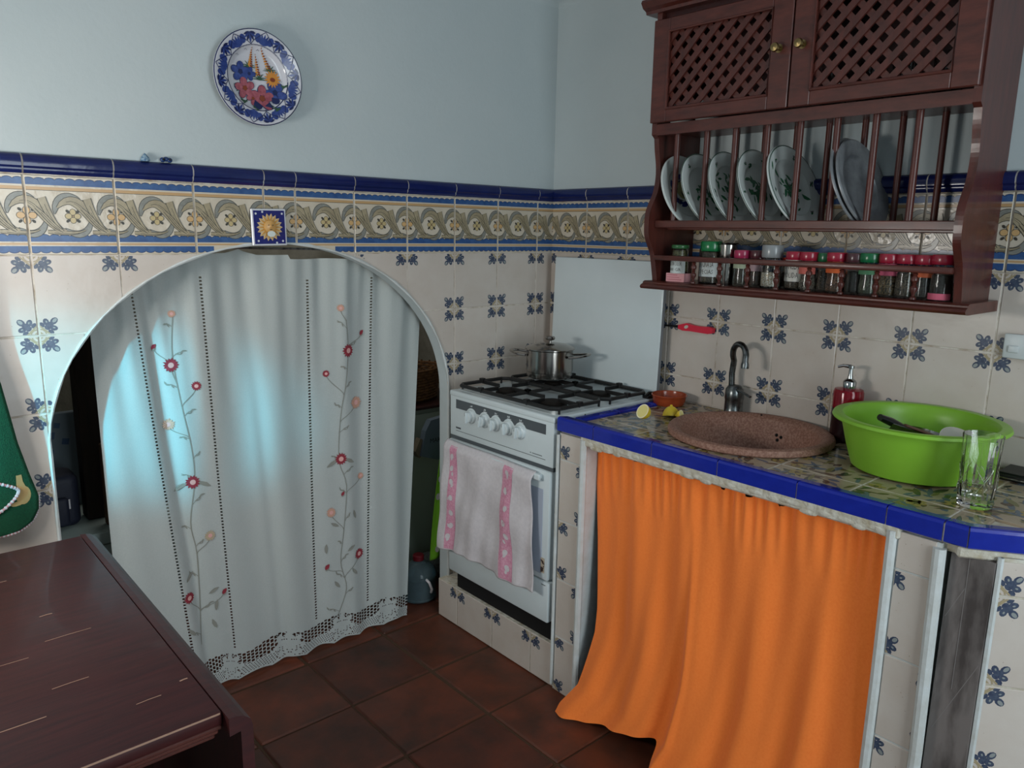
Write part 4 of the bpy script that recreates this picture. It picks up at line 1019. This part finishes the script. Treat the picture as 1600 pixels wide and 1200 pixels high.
halflemon('lemon_half', (-.352, -.79, CZ+.021), .023, (-1.15, .3, -.5), 'cut lemon half with its pale pith facing left, left on the counter')
halflemon('lemon_half', (-.215, -.788, CZ+.006), .026, (.15, .2, 0), 'upright cut lemon half with a pointed top nearest the clay dish')
la_ = [o for o in COL.objects if o.name == 'lemon_half'][0]; la_.rotation_euler = Vector((-.85, .12, .5)).to_track_quat('Z', 'Y').to_euler(); la_.location = (-.348, -.795, CZ+.025)
ld_ = [o for o in COL.objects if o.name.startswith('lemon_half')][-1]; ld_.rotation_euler = (pi-.2, .25, 0); ld_.location = (-.222, -.785, CZ+.033)
halflemon('lemon_piece', (-.245, -.824, CZ+.014), .014, (1.2, .5, 0), 'small squeezed lemon piece leaning on the pointed lemon half by the sink')

sd = thing('soap_dispenser', 'red pump bottle half full of dark liquid between the sink and green basin', 'bottle', (-.066, -1.268, CZ+.001), RB)
g = G(); g.lathe([(.0005, 0), (.036, 0), (.039, .004), (.040, .14), (.037, .148), (.016, .152), (.015, .156), (.013, .156), (.013, .15), (.035, .145), (.0375, .138), (.0365, .005), (.0005, .004)], n=32); g.build('bottle_body', winep, sd)
g = G(); g.lathe([(.0005, .0005), (.0364, .0006), (.0394, .004), (.0401, .095), (.0005, .095)], n=28); g.build('liquid', winel, sd)
g = G(); g.lathe([(.017, .151), (.018, .168), (.015, .173), (.008, .178), (.006, .19), (.005, .205), (.009, .207), (.009, .214), (.0005, .216)], n=20); g.tube([(0, 0, .211), (-.02, -.005, .212), (-.034, -.008, .207)], [.006, .0045, .0035], 8); g.build('pump_head', chrome, sd)

bs = thing('washing_up_basin', 'big round lime green plastic basin on the counter holding washing-up', 'basin', (-.200, -1.507, CZ+.001))
pr = [(.0005, 0), (.158, 0), (.170, .006), (.188, .06), (.205, .125), (.207, .138), (.226, .146), (.232, .143), (.234, .146), (.231, .153), (.222, .156), (.206, .154), (.199, .146), (.196, .12), (.182, .06), (.164, .012), (.150, .006), (.0005, .006)]
G().lathe([(a*.84, b*.86) for a, b in pr], n=72).build('basin_body', lime, bs)
def pan(name, loc, rot, label):
    t = thing(name, label, 'pan', loc); t.rotation_euler = rot
    g = G(); g.tube([(-.0, 0, 0), (-.03, 0, .004), (-.065, 0, .010), (-.095, 0, .014)], [.009, .014, .018, .014], 12, flat=.6); g.build('handle', blackp, t)
    g = G(); g.lathe([(.0005, 0), (.04, 0), (.046, .006), (.050, .03), (.048, .03), (.044, .008), (.0005, .003)], (.048, 0, -.02), 32); g.build('pan_body', steel, t)
    return t
pn = pan('milk_pan', (-.165, -1.485, CZ+.088), (0, .24, -.70), 'small steel pan whose black handle pokes up inside the green basin')
g = G(); g.box((-.07, -.009, -.003), (.07, .009, .003), 0, .0025, 2); g.sphere((.085, 0, 0), .022, 14, 0, (1.2, .8, .25))
o = g.build('wooden_spoon', mat('spoon_wood', '#6b4a38', .6, noise=(20, .3, .7), col2='#50352a')); o.location = (-.185, -1.535, CZ+.094); o.rotation_euler = (0, .33, -.75); tag(o, 'brown wooden spatula lying in the green basin beside the black pan handle', 'spatula')
o = G().lathe([(.0005, 0), (.04, .0), (.062, .012), (.075, .035), (.077, .035), (.066, .01), (.042, -.004), (.0005, -.004)], n=36).build('soup_bowl', mat('china_bowl', '#c9c4bd', .2)); o.location = (-.17, -1.590, CZ+.060); o.rotation_euler = (.45, -.45, .3); o.scale = (.75, .75, .75); tag(o, 'tilted white china bowl with its rim showing at the right inside the green basin', 'bowl')
o = G().box((-.08, -.001, -.012), (.05, .001, .012), 0, .001).build('table_knife', steel); o.location = (-.200, -1.515, CZ+.088); o.rotation_euler = (.5, .30, -.7); tag(o, 'flat steel knife blade between the pan handle and wooden spatula', 'knife')

gl = thing('cut_glass_tumbler', 'tall clear cut-glass tumbler near the blue counter edge in front of the basin', 'glass', (-.364, -1.698, CZ+.001))
n = 10; g = G(); V = []
def gring(r, z, wob): return [((r*(1+wob*(1 if i % 2 else -1)))*cos(2*pi*i/20), (r*(1+wob*(1 if i % 2 else -1)))*sin(2*pi*i/20), z) for i in range(20)]
rings = [gring(.0005, 0, 0), gring(.031, 0, 0), gring(.0345, .004, .02), gring(.0355, .02, .025), gring(.037, .09, .02), gring(.0385, .15, 0), gring(.0390, .158, 0), gring(.0375, .158, 0), gring(.0365, .15, 0), gring(.034, .05, 0), gring(.031, .022, 0), gring(.0005, .019, 0)]
for q in rings: V += q
g.add(V, [(j*20+i, j*20+(i+1) % 20, (j+1)*20+(i+1) % 20, (j+1)*20+i) for j in range(len(rings)-1) for i in range(20)], 0, False); g.build('tumbler_body', glass, gl)
g = G()
for k in range(5):
    for s in (-1, 1):
        P = []
        for i in range(7): t = i/6; a = 2*pi*k/5+s*(t-.5)*.9; P.append((.0372*cos(a), .0372*sin(a), .035+.055*t))
        g.tube(P, .0009, 5)
g.build('cut_pattern', glass, gl)

# ------------------------------------------------------------ linen curtain in the arch
HN = [(0.0, -1.652, -1.645), (.13, -1.552, -1.44), (.33, -1.357, -1.320), (.60, -1.010, -1.033), (.82, -.770, -.832), (1.0, -.556, -.662)]
def xz_of(s, z):
    t = z/1.38
    for (s0, a0, b0_), (s1, a1, b1) in zip(HN, HN[1:]):
        if s <= s1+1e-9:
            k = (s-s0)/(s1-s0); return (b0_+(a0-b0_)*t)*(1-k)+(b1+(a1-b1)*t)*k
    return xz_of(1, z)
def s_of(x, z):
    lo, hi = 0., 1.
    for _ in range(22):
        m = (lo+hi)/2
        if xz_of(m, z) < x: lo = m
        else: hi = m
    return (lo+hi)/2
def cury(s, z):
    t = z/1.38; b = .082-.028*(1-t)**2
    w = .009*sin(29*s+1.2+1.1*sin(2.2*z)+2*s*s)*(.6+.4*t)+.0035*sin(57*s+2.5*z+.5+2*sin(7*s))+.0035*sin(120*s)*max(0, t-.6)*2.5
    w += .010*exp(-((s-.44-.05*(1-t))/.018)**2)+.008*exp(-((s-.20+.03*t)/.02)**2)
    return b+w*.95
def ctop(s):
    x = xz_of(s, 1.37)
    if x < -1.226: return 1.382-.012*min(1, (-1.226-x)/.05)
    if x < -1.077: return 1.382-.018*min(1, (x+1.226)/.05)**.7
    return 1.351+.001*sin(40*s)
LZ = lambda s: .100+.010*sin(s*30)
cu = thing('arch_curtain', 'long white linen curtain with embroidered red flowers and lace hem closing the arch', 'curtain', (0, 0, 0))
lines = [.13, .33, .60, .82]; ss = [i/190 for i in range(191)]
ss = sorted([s for s in ss if all(abs(s-l) > .0050 for l in lines)]+[l-.0034 for l in lines]+[l+.0034 for l in lines])
NR = 250; V = []; F = []; n = len(ss)
for j in range(NR+1):
    for s in ss:
        z0_, z1_ = LZ(s), ctop(s); z = z0_+(z1_-z0_)*j/NR; V.append((xz_of(s, z), cury(s, z), z))
isl = [any(abs((a+b)/2-l) < .0005 for l in lines) for a, b in zip(ss, ss[1:])]
for j in range(NR):
    for i in range(n-1):
        if isl[i] and j % 2 == 0 and 2 < j < NR-12: continue
        F.append((j*n+i, j*n+i+1, (j+1)*n+i+1, (j+1)*n+i))
g = G(); g.add(V, F, 0, True); g.build('linen_cloth', linen, cu, sharp=80)
# lace hem, real holes
g = G(); NU, NV = 300, 30; V = []
for j in range(NV+1):
    for i in range(NU+1):
        s = i/NU; zt = LZ(s); zb = .004+.010*abs(sin(s*pi*9)); z = zb+(zt+.002-zb)*j/NV; V.append((xz_of(s, z), cury(s, z)-.001, z))
F = []
for j in range(NV):
    for i in range(NU):
        u = i*.0035; v = j*.0035; k = (u % .21)-.105; ph = v-.048; r = hypot(k, ph*1.0); th = atan2(ph, k)
        R1 = .056*(.58+.42*abs(cos(4*th))); hole = False
        if r > R1+.004 and v > .042: hole = (i % 4 != 0 and (j+2*((i//4) % 2)) % 4 != 0)
        elif abs(r-R1) < .0022: hole = (i+j) % 3 != 0
        elif abs(r-R1*.55) < .0018: hole = (i+j) % 2 == 0
        elif v < .042 and r > R1: hole = (i*2+j) % 5 == 0
        if j in (0, 1, NV-1): hole = False
        if not hole: F.append((j*(NU+1)+i, j*(NU+1)+i+1, (j+1)*(NU+1)+i+1, (j+1)*(NU+1)+i))
g.add(V, F, 0, True); g.build('lace_hem', linen, cu, label='crocheted lace hem')
# embroidery
def onc(x, z, e=.0016): return (x, cury(s_of(x, z), z)-e, z)
g = G()
def emb(poly, mi, e=.0016): g.add([onc(x, z, e) for x, z in poly], [tuple(range(len(poly)))], mi)
def catm(P, k=5):
    out = []
    for i in range(len(P)-1):
        p0, p1, p2, p3 = P[max(i-1, 0)], P[i], P[i+1], P[min(i+2, len(P)-1)]
        for j in range(k):
            t = j/k; out.append(tuple(.5*(2*p1[c]+(p2[c]-p0[c])*t+(2*p0[c]-5*p1[c]+4*p2[c]-p3[c])*t*t+(3*p1[c]-p0[c]-3*p2[c]+p3[c])*t**3) for c in (0, 1)))
    return out+[P[-1]]
ST1 = [(-1.434, 1.202), (-1.444, 1.074), (-1.428, .921), (-1.411, .801), (-1.408, .701), (-1.426, .563), (-1.415, .457), (-1.415, .266), (-1.422, .16)]
ST2 = [(-.885, 1.15), (-.878, 1.052), (-.891, .933), (-.913, .826), (-.925, .67), (-.901, .573), (-.917, .413), (-.933, .298), (-.916, .196), (-.952, .105)]
FL = [(-1.438, 1.199, .012, 'p'), (-1.491, 1.106, .010, 'b'), (-1.45, 1.05, .022, 'r'), (-1.385, .982, .015, 'r'), (-1.467, .873, .019, 'p'), (-1.414, .69, .022, 'R'), (-1.375, .511, .018, 'g'), (-1.449, .327, .019, 'r'), (-1.343, .318, .011, 'b'),
      (-.903, 1.189, .013, 'p'), (-.818, 1.1, .011, 'b'), (-.878, 1.044, .024, 'r'), (-.959, .972, .013, 'r'), (-.848, .859, .024, 'p'), (-.918, .671, .023, 'R'), (-.837, .592, .013, 'p'), (-.962, .487, .019, 'p'), (-.857, .308, .021, 'r'), (-.985, .294, .012, 'b'), (-.916, .546, .009, 'b')]
for STM in (ST1, ST2):
    g = G(); c = catm(STM)
    for q in stroke(c, .0028): emb(q, 3)
    for i in range(2, len(c)-1, 3):
        x, z = c[i]; sg = 1 if (i//3) % 2 else -1; th = pi/2+sg*R_.uniform(.7, 1.2)*-1; L_ = R_.uniform(.02, .045); e = (x+cos(th)*L_, z+sin(th)*L_)
        for q in stroke([(x, z), ((x+e[0])/2, (z+e[1])/2+.004), e], .0018): emb(q, 3)
        for k in range(R_.choice((2, 3))): emb(leafpoly(x+cos(th)*L_*(.5+.3*k), z+sin(th)*L_*(.5+.3*k), .008, .0028, th+(.6 if k % 2 else -.6)), 3)
    g.build('embroidered_stem', [emred, empk, embg, emgr, emhl], cu)
for x, z, r, k in FL:
    g = G()
    STM = ST1 if x < -1.2 else ST2; c = catm(STM); tgt = min(c, key=lambda p: hypot(p[0]-x, p[1]-(z-.06)))
    if abs(tgt[0]-x) > .012:
        for q in stroke(bez([(x, z), (x, z-.03), (tgt[0], tgt[1]+.02), tgt], 8), .0024): emb(q, 3, .0014)
    mi = {'p': 1, 'g': 2}.get(k, 0); n_ = 14
    if k == 'b': emb(leafpoly(x, z, r, r*.7, .9), 0, .003); emb(leafpoly(x, z-r*.8, r*.7, r*.4, .5), 3, .0028); g.build('embroidered_flower', [emred, empk, embg, emgr, emhl], cu); continue
    star = []
    for i in range(2*n_): rr = r*(1 if i % 2 == 0 else .72)*R_.uniform(.92, 1.06); a = pi*i/n_; star.append((x+rr*cos(a), z+rr*sin(a)))
    for i in range(2*n_): emb([(x, z), star[i], star[(i+1) % (2*n_)]], mi, .0026)
    emb(ell(x, z, r*.38, r*.38), 4, .0034)
    if k == 'R':
        for s in (-1, 1): emb(leafpoly(x+s*.034, z-.012, .022, .008, -s*.5 if s > 0 else pi+.5), 3, .0022)
    g.build('embroidered_flower', [emred, empk, embg, emgr, emhl], cu)
for (x, z) in ((-1.37, .28), (-1.375, .33), (-1.44, .39), (-1.38, .22), (-1.45, .215), (-.985, .36), (-.89, .34), (-.88, .25), (-.95, .22), (-.87, .46), (-.95, .44)):
    g = G(); emb(leafpoly(x, z, .018, .007, R_.uniform(.4, 2.6)), 3, .002); g.build('embroidered_leaf', [emred, empk, embg, emgr, emhl], cu)
o = G().tube([(-1.9, .080, 1.392), (-1.226, .083, 1.386), (-.42, .080, 1.372)], .004, 6).build('curtain_wire', dsteel, cu)

# ------------------------------------------------------------ orange curtain
oc = thing('sink_curtain', 'bright orange gathered cotton curtain hiding the space below the sink', 'curtain', (0, 0, 0))
def oleft(z):
    K = [(0, .722), (.03, .728), (.10, .775), (.267, .803), (.34, .802), (.55, .780), (.72, .757), (.84, .752)]
    for (a, b), (c, d) in zip(K, K[1:]):
        if z <= c: return b+(d-b)*(z-a)/(c-a)
    return K[-1][1]
n, m = 200, 110; V = []
for j in range(m+1):
    t = j/m
    for i in range(n+1):
        s = i/n; zt = .828+.004*sin(s*60)+.004*sin(s*31+1)*s+.003*sin(s*140)*s+.009*s-.006*(1 if s > .5 and sin(s*70) < -.8 else 0)
        e = 1/(1+exp(-(s-.40)*120)); zb = (.004+.085*(s/.40)**1.2 if s < .46 else .09)*(1-e)+.006*e
        z = zt+(zb-zt)*t; L_ = oleft(z); u = L_+(1.602+.010*t-L_)*s+.010*sin(s*9+1)*t*(1-s)
        y = .010*t+.052*t**2*(1-.3*s)+.040*t**3*e*exp(-((s-.52)/.2)**2)
        y += (.003+.008*t)*sin(s*31+1.5*sin(3*t+s*4)+3*s*s)+(.0025+.0015*t)*sin(s*66+5*t)+.0055*sin(s*150+2*sin(s*20))*max(0, 1-t*5)+.004*sin(s*13+6*t)*t
        y += .018*exp(-((s-.43)/.013)**2)*t*1.2+.045*t**6*(1-s)**2
        y = max(y, -.012)-.036*exp(-s/.10)*(1-t**4); u -= .014*exp(-s/.10)*(1-t**4)
        x = XF+.026-y
        if z > .832 : x = max(x, XF+.012)
        V.append((x, -u, max(z, .0045)))
F = [(j*(n+1)+i, j*(n+1)+i+1, (j+1)*(n+1)+i+1, (j+1)*(n+1)+i) for j in range(m) for i in range(n)]
g = G(); g.add(V, F, 0, True); g.build('curtain_cloth', orange, oc, sharp=80)
g = G()
for i in range(6):
    s = .44+i*.006; b = V[m*(n+1)+int(s*n)]; g.tube([b, (b[0]-.005, b[1]+.01*sin(i), b[2]+.002), (b[0]-.012, b[1]+.02*sin(i*2), .0035)], .0005, 4)
g.build('loose_thread', orange, oc)
G().tube([(XF+.012, -.75, .846), (XF+.012, -1.60, .846)], .003, 6).build('curtain_wire', dsteel, oc)

# ------------------------------------------------------------ drop-leaf table
tb = thing('drop_leaf_table', 'worn dark mahogany drop-leaf table in the lower left foreground', 'table', (0, 0, 0))
TX, TY0, TY1, TZ = -1.806, -1.196, -.36, .76
g = G(); g.box((-2.39, TY0, TZ-.022), (TX, TY1, TZ), 0, .003, 2)
for (px, py, L_, w) in ((-1.86, -1.10, .035, .0016), (-2.0, -1.05, .12, .002), (-1.93, -.98, .05, .0015), (-1.99, -.86, .10, .0012), (-2.06, -.70, .11, .0014), (-2.09, -.60, .14, .0014), (-2.08, -1.14, .07, .003), (-1.89, -.82, .07, .0012), (-1.93, -.72, .02, .002), (-1.97, -.52, .05, .0014), (-2.15, -.80, .06, .002), (-1.815, -1.08, .012, .003)):
    for q in stroke([(px, py), (px-L_/2, py+.0003), (px-L_, py-.001)], w): g.add([(a, b, TZ+.0004) for a, b in q], [(0, 1, 2, 3)], 1)
g.box((-2.39, TY0-.0008, TZ-.0035), (TX-.003, TY0, TZ-.001), 1); 
g.build('tabletop', [tabw, scratch], tb)
g = G(); pr = [(TX+.0015, TZ-.001), (TX+.012, TZ-.002), (TX+.024, TZ-.006), (TX+.033, TZ-.014), (TX+.036, TZ-.026), (TX+.036, .14), (TX+.018, .14), (TX+.018, TZ-.028), (TX+.0015, TZ-.030)]
g.prism(pr, TY0-.022, TY1+.01, 0, 'y'); g.build('drop_leaf', tabw, tb)
g = G()
for i in range(3): g.box((-2.39, TY0+.004*i+.002, TZ-.030-.008*i), (TX-.004*i, TY0+.02, TZ-.023-.008*i), 0, .002)
g.build('edge_moulding', mahog, tb)
g = G(); g.box((-2.39, TY0+.035, TZ-.17), (TX-.13, TY0+.055, TZ-.022)); g.box((-2.39, TY1-.06, TZ-.17), (TX-.06, TY1-.04, TZ-.022)); g.build('apron', tabo, tb)
lg = None
for x, y in ((TX-.17, TY0+.05), (TX-.06, TY1-.06), (-2.32, TY0+.05), (-2.32, TY1-.06)):
    G().lathe([(.022, 0), (.026, .03), (.018, .06), (.024, .10), (.026, .3), (.02, .42), (.03, .45), (.03, .50), (.022, .52), (.03, .55), (.03, .738)], (x, y, 0), 16).build('leg', tabw, tb)
g = G(); g.box((TX-.022, TY0+.30, .25), (TX-.004, TY0+.33, .73)); g.build('gate_support', mahdk, tb)

# green towel hanging at left
gt = thing('green_towel', 'dark green terry towel with a scalloped pink crochet edge hanging at the far left', 'towel', (0, 0, 0))
outl = [(-2.16, 1.36), (-1.935, 1.36), (-1.912, 1.2), (-1.884, 1.066), (-1.864, .918), (-1.845, .832), (-1.829, .770), (-1.832, .735), (-1.850, .706), (-1.880, .690), (-1.925, .686), (-2.0, .69), (-2.16, .72)]
nx, nz = 40, 60; V = []; 
def gright(z):
    K = [(.686, -1.94), (.69, -1.885), (.706, -1.85), (.735, -1.832), (.77, -1.829), (.832, -1.845), (.918, -1.864), (1.066, -1.884), (1.2, -1.912), (1.4, -1.935)]
    for (a, b), (c, d) in zip(K, K[1:]):
        if z <= c: return b+(d-b)*(z-a)/(c-a)
    return K[-1][1]
def ty(x, z): return -.040-.008*sin(40*x+3*z)-.004*sin(15*z)
for j in range(nz+1):
    z = .686+(1.38-.686)*(j/nz)**1.4
    for i in range(nx+1):
        xr = gright(z); x = -2.2+(xr+2.2)*i/nx; V.append((x, ty(x, z), z))
g = G(); g.add(V, [(j*(nx+1)+i, j*(nx+1)+i+1, (j+1)*(nx+1)+i+1, (j+1)*(nx+1)+i) for j in range(nz) for i in range(nx)], 0, True); o = g.build('terry_cloth', green, gt); sm = o.modifiers.new('t', 'SOLIDIFY'); sm.thickness = .006
g = G(); P = catm([(-2.16, .69), (-2.05, .684), (-1.94, .684), (-1.885, .688), (-1.850, .704), (-1.832, .733), (-1.828, .77)], 12)
for i, (x, z) in enumerate(P): g.sphere((x, ty(x, z)-.002, z), .0036 if i % 2 else .0026, 6, i % 2, m=4)
P = catm([(-2.1, .90), (-1.98, .86), (-1.92, .828), (-1.880, .805), (-1.873, .79), (-1.895, .765), (-1.94, .735), (-2.02, .70)], 9)
for i, (x, z) in enumerate(P): g.sphere((x, ty(x, z)-.009, z), .0045 if i % 2 else .0035, 6, i % 2, m=4)
g.build('crochet_edge', [trimp, toweln], gt)
g = G(); P = ell(-1.862, .780, .017, .024, 0, 16); g.add([(x, ty(x, z)-.0065, z) for x, z in P], [tuple(range(16))]); P = [(-1.872, .792), (-1.852, .792), (-1.860, .815), (-1.862, .834), (-1.874, .834), (-1.875, .81)]; g.add([(x, ty(x, z)-.0068, z) for x, z in P], [tuple(range(6))])
P = ell(-1.876, .762, .016, .006, .1); g.add([(x, ty(x, z)-.0070, z) for x, z in P], [tuple(range(10))]); g.build('applique', appl, gt, label='beige vase-shaped applique')
hk = G().tube([(0, 0, 0), (0, -.03, 0), (0, -.045, .015)], .004, 8).build('towel_hook', chrome, gt, (-2.1, -.007, 1.36))

# ------------------------------------------------------------ things glimpsed inside the cupboard
fr = thing('small_fridge', 'pale green-grey cabinet standing inside the arch behind the curtain\'s right edge', 'fridge', (0, 0, 0))
fm = mat('fridge_enamel', '#9aa698', .5); g = G(); g.box((-.70, .36, 0), (-.14, .85, .72), 0, .01, 2); g.box((-.70, .345, .03), (-.14, .362, .70), 0, .006, 2); g.build('cabinet_body', fm, fr)
G().box((-.72, .33, .72), (-.12, .87, .735), 0, .004).build('cabinet_top', mahdk, fr)
bk = thing('wicker_basket', 'brown wicker basket on the pale cabinet inside the arch', 'basket', (-.40, .52, .736))
wk = mat('wicker', '#7a5532', .7, noise=(60, .35, .65), col2='#4d3420'); g = G()
for k in range(11):
    P = [((.19+.002*sin(a*24+(k % 2)*pi)+.0015*k)*cos(a), (.12+.002*sin(a*24+(k % 2)*pi)+.0015*k)*sin(a), .008+.0125*k) for a in [2*pi*i/72 for i in range(73)]]
    g.tube(P, .0062, 5, cap=False)
for i in range(24): a = 2*pi*i/24; g.tube([(.188*cos(a), .118*sin(a), 0), (.205*cos(a), .135*sin(a), .145)], .004, 5)
g.build('weave', wk, bk); G().lathe([(.0005, .004), (1, .004)], n=32, rx=.19, ry=.12).build('basket_base', wk, bk)
o = G().sphere((0, 0, .055), .07, 18, 0, (1.1, .9, .75)).build('orange_bag', mat('orange_bag', '#7d3d1c', .5, bump=(30, .6, .01))); o.location = (-.38, .52, .862); tag(o, 'dull orange bundle poking out of the wicker basket inside the arch', 'bundle')
bg = thing('paper_bag', 'blue-grey paper bag with dark lettering hanging inside the arch', 'bag', (-.42, .24, .56))
g = G(); pts = [(-.055, 0), (-.03, .10), (-.005, .14), (.09, .15), (.1, -.02), (.03, -.03)]; g.prism(pts, -.01, .02, 0, 'y'); V_, F_ = text_geo('MARCO', .026); g.add([(v[0]+.035, -.0108, v[1]+.055) for v in V_], F_, 1); g.build('bag_body', [mat('bag_paper', '#5d6b78', .6, bump=(20, .5, .01)), blackp], bg)
G().prism([(-.075, .02), (-.05, .07), (-.03, .06), (-.035, .0), (-.055, -.01)], -.0, .03, 0, 'y').build('bag_side', mat('bag_tan', '#6b6250', .7), bg)
ap = thing('polka_dot_apron', 'lime green apron with white polka dots and a red strap hanging inside the arch', 'apron', (0, 0, 0))
lim = mat('apron_lime', '#6fae22', .8); V = []; n, m = 24, 40
for j in range(m+1):
    t = j/m; z = .60-(.60-.175)*t
    for i in range(n+1): s = i/n; x0_ = -.452-.058*t; V.append((x0_+(-.30-x0_)*s, .13+.012*sin(s*16+t*3)*(.3+.7*t)-.01*t, z-.012*(1-s)*t+.006*sin(s*9)))
def appt(s, t): i, j = min(int(s*n), n-1), min(int(t*m), m-1); v = V[j*(n+1)+i]; return (v[0], v[1]-.003, v[2])
g = G(); g.add(V, [(j*(n+1)+i, j*(n+1)+i+1, (j+1)*(n+1)+i+1, (j+1)*(n+1)+i) for j in range(m) for i in range(n)], 0, True)
o = g.build('apron_cloth', lim, ap); o.modifiers.new('t', 'SOLIDIFY').thickness = .002
g = G()
for x, z in ((-.458, .49), (-.470, .42), (-.44, .36), (-.485, .21), (-.455, .275), (-.42, .45), (-.40, .30), (-.43, .20)):
    V2 = [(x+a, 0, z+b) for a, b in ell(0, 0, .011, .014)]
    yy = min(v[1] for v in V if abs(v[0]-x) < .02 and abs(v[2]-z) < .02) if any(abs(v[0]-x) < .02 and abs(v[2]-z) < .02 for v in V) else .12
    G().add([(a, yy-.004, c) for a, _, c in V2], [tuple(range(10))]).build('polka_dot', toweln, ap)
G().tube([(-.445, .13, .56), (-.435, .125, .62), (-.41, .125, .68)], .006, 8, flat=.4).build('strap', mat('strap_red', '#7a1626', .7), ap)
jg = thing('water_jug', 'big clear plastic water jug with a red cap on the floor beside the curtain hem', 'jug', (-.535, .165, .001))
pet = mat('pet_plastic', '#a9c4cc', .06, trans=.85, ior=1.25); g = G()
g.lathe([(.0005, 0), (.066, 0), (.072, .006)]+[(.072-(.003 if k % 2 else 0), .012+.010*k) for k in range(9)]+[(.070, .110), (.055, .135), (.028, .152), (.018, .156), (.018, .166)], n=32); g.build('jug_body', pet, jg)
G().lathe([(.0005, .012), (.066, .012), (.067, .09), (.0005, .09)], n=24).build('water', mat('water', '#4d6f7c', .02, trans=.7, ior=1.33), jg)
G().lathe([(.022, .158), (.023, .176), (.020, .180), (.0005, .181)], n=20).build('jug_cap', mat('cap_red', '#6d1420', .4), jg)
g = G(); g.tube([(-.01, -.066, .10), (-.005, -.082, .09), (.005, -.085, .06), (.012, -.070, .04)], .005, 8); g.build('jug_handle', toweln, jg)
o = G().sphere((0, 0, .05), .06, 16, 0, (1.2, .8, 1.0)).build('plastic_bag', mat('crumpled_plastic', '#6f7474', .3, bump=(30, 1, .02))); o.location = (-.41, .27, .012); tag(o, 'crumpled grey plastic bag on the floor behind the water jug', 'bag')
# left side
ch = thing('chest_freezer', 'pale chest with a flat lid inside the arch behind the table end', 'chest', (0, 0, 0))
cm_ = mat('chest_enamel', '#8f9c98', .5); G().box((-2.2, .22, 0), (-1.42, .80, .50), 0, .008, 2).build('chest_body', cm_, ch); G().box((-2.21, .205, .505), (-1.41, .81, .545), 0, .006, 2).build('chest_lid', cm_, ch)
rk = thing('backpack', 'dark navy backpack with small white tags standing on the pale chest', 'bag', (-1.735, .36, .546))
nv = mat('navy_nylon', '#151a2c', .6, bump=(120, .3, .002)); g = G(); g.box((-.09, -.06, 0), (.065, .06, .165), 0, .025, 4); g.build('bag_body', nv, rk); G().box((-.075, -.078, .01), (.03, -.055, .10), 0, .015, 3).build('front_pocket', nv, rk)
g = G(); g.box((-.030, -.0805, .075), (-.012, -.0785, .092)); g.box((-.025, -.0805, .008), (-.008, -.0785, .026)); g.box((.030, -.0622, .06), (.035, -.0602, .09)); g.build('white_tag', toweln, rk)
ps = G().box((-1.650, .33, .546), (-1.585, .40, 1.16), 0, .004).build('wooden_post', mat('old_post', '#2f241b', .8, noise=(10, .3, .7), col2='#1e1712', stretch=(6, 6, 1))); tag(ps, 'dark upright wooden post inside the arch left of the curtain', 'post')
o = G().box((-1.615, .25, .546), (-1.50, .28, .80), 0, .003).build('cardboard_sheet', mat('brown_card', '#5a4430', .8)); tag(o, 'brown cardboard sheet leaning against the wooden post inside the arch', 'cardboard')
g = G(); g.box((-1.80, .50, .546), (-1.60, .52, .86), 0, .003)
for x, z, r in ((-1.70, .79, .016), (-1.68, .82, .012), (-1.705, .735, .013), (-1.735, .76, .008), (-1.66, .765, .014)): g.add([(x+a, .4985, z+b) for a, b in ell(0, 0, r, r, .6, 4)], [(0, 1, 2, 3)], 1)
tag(g.build('patterned_panel', [mat('pale_panel', '#5e6a72', .6), mat('panel_blue', '#24405e', .5)]), 'pale panel with dark blue squares standing behind the navy backpack', 'panel')
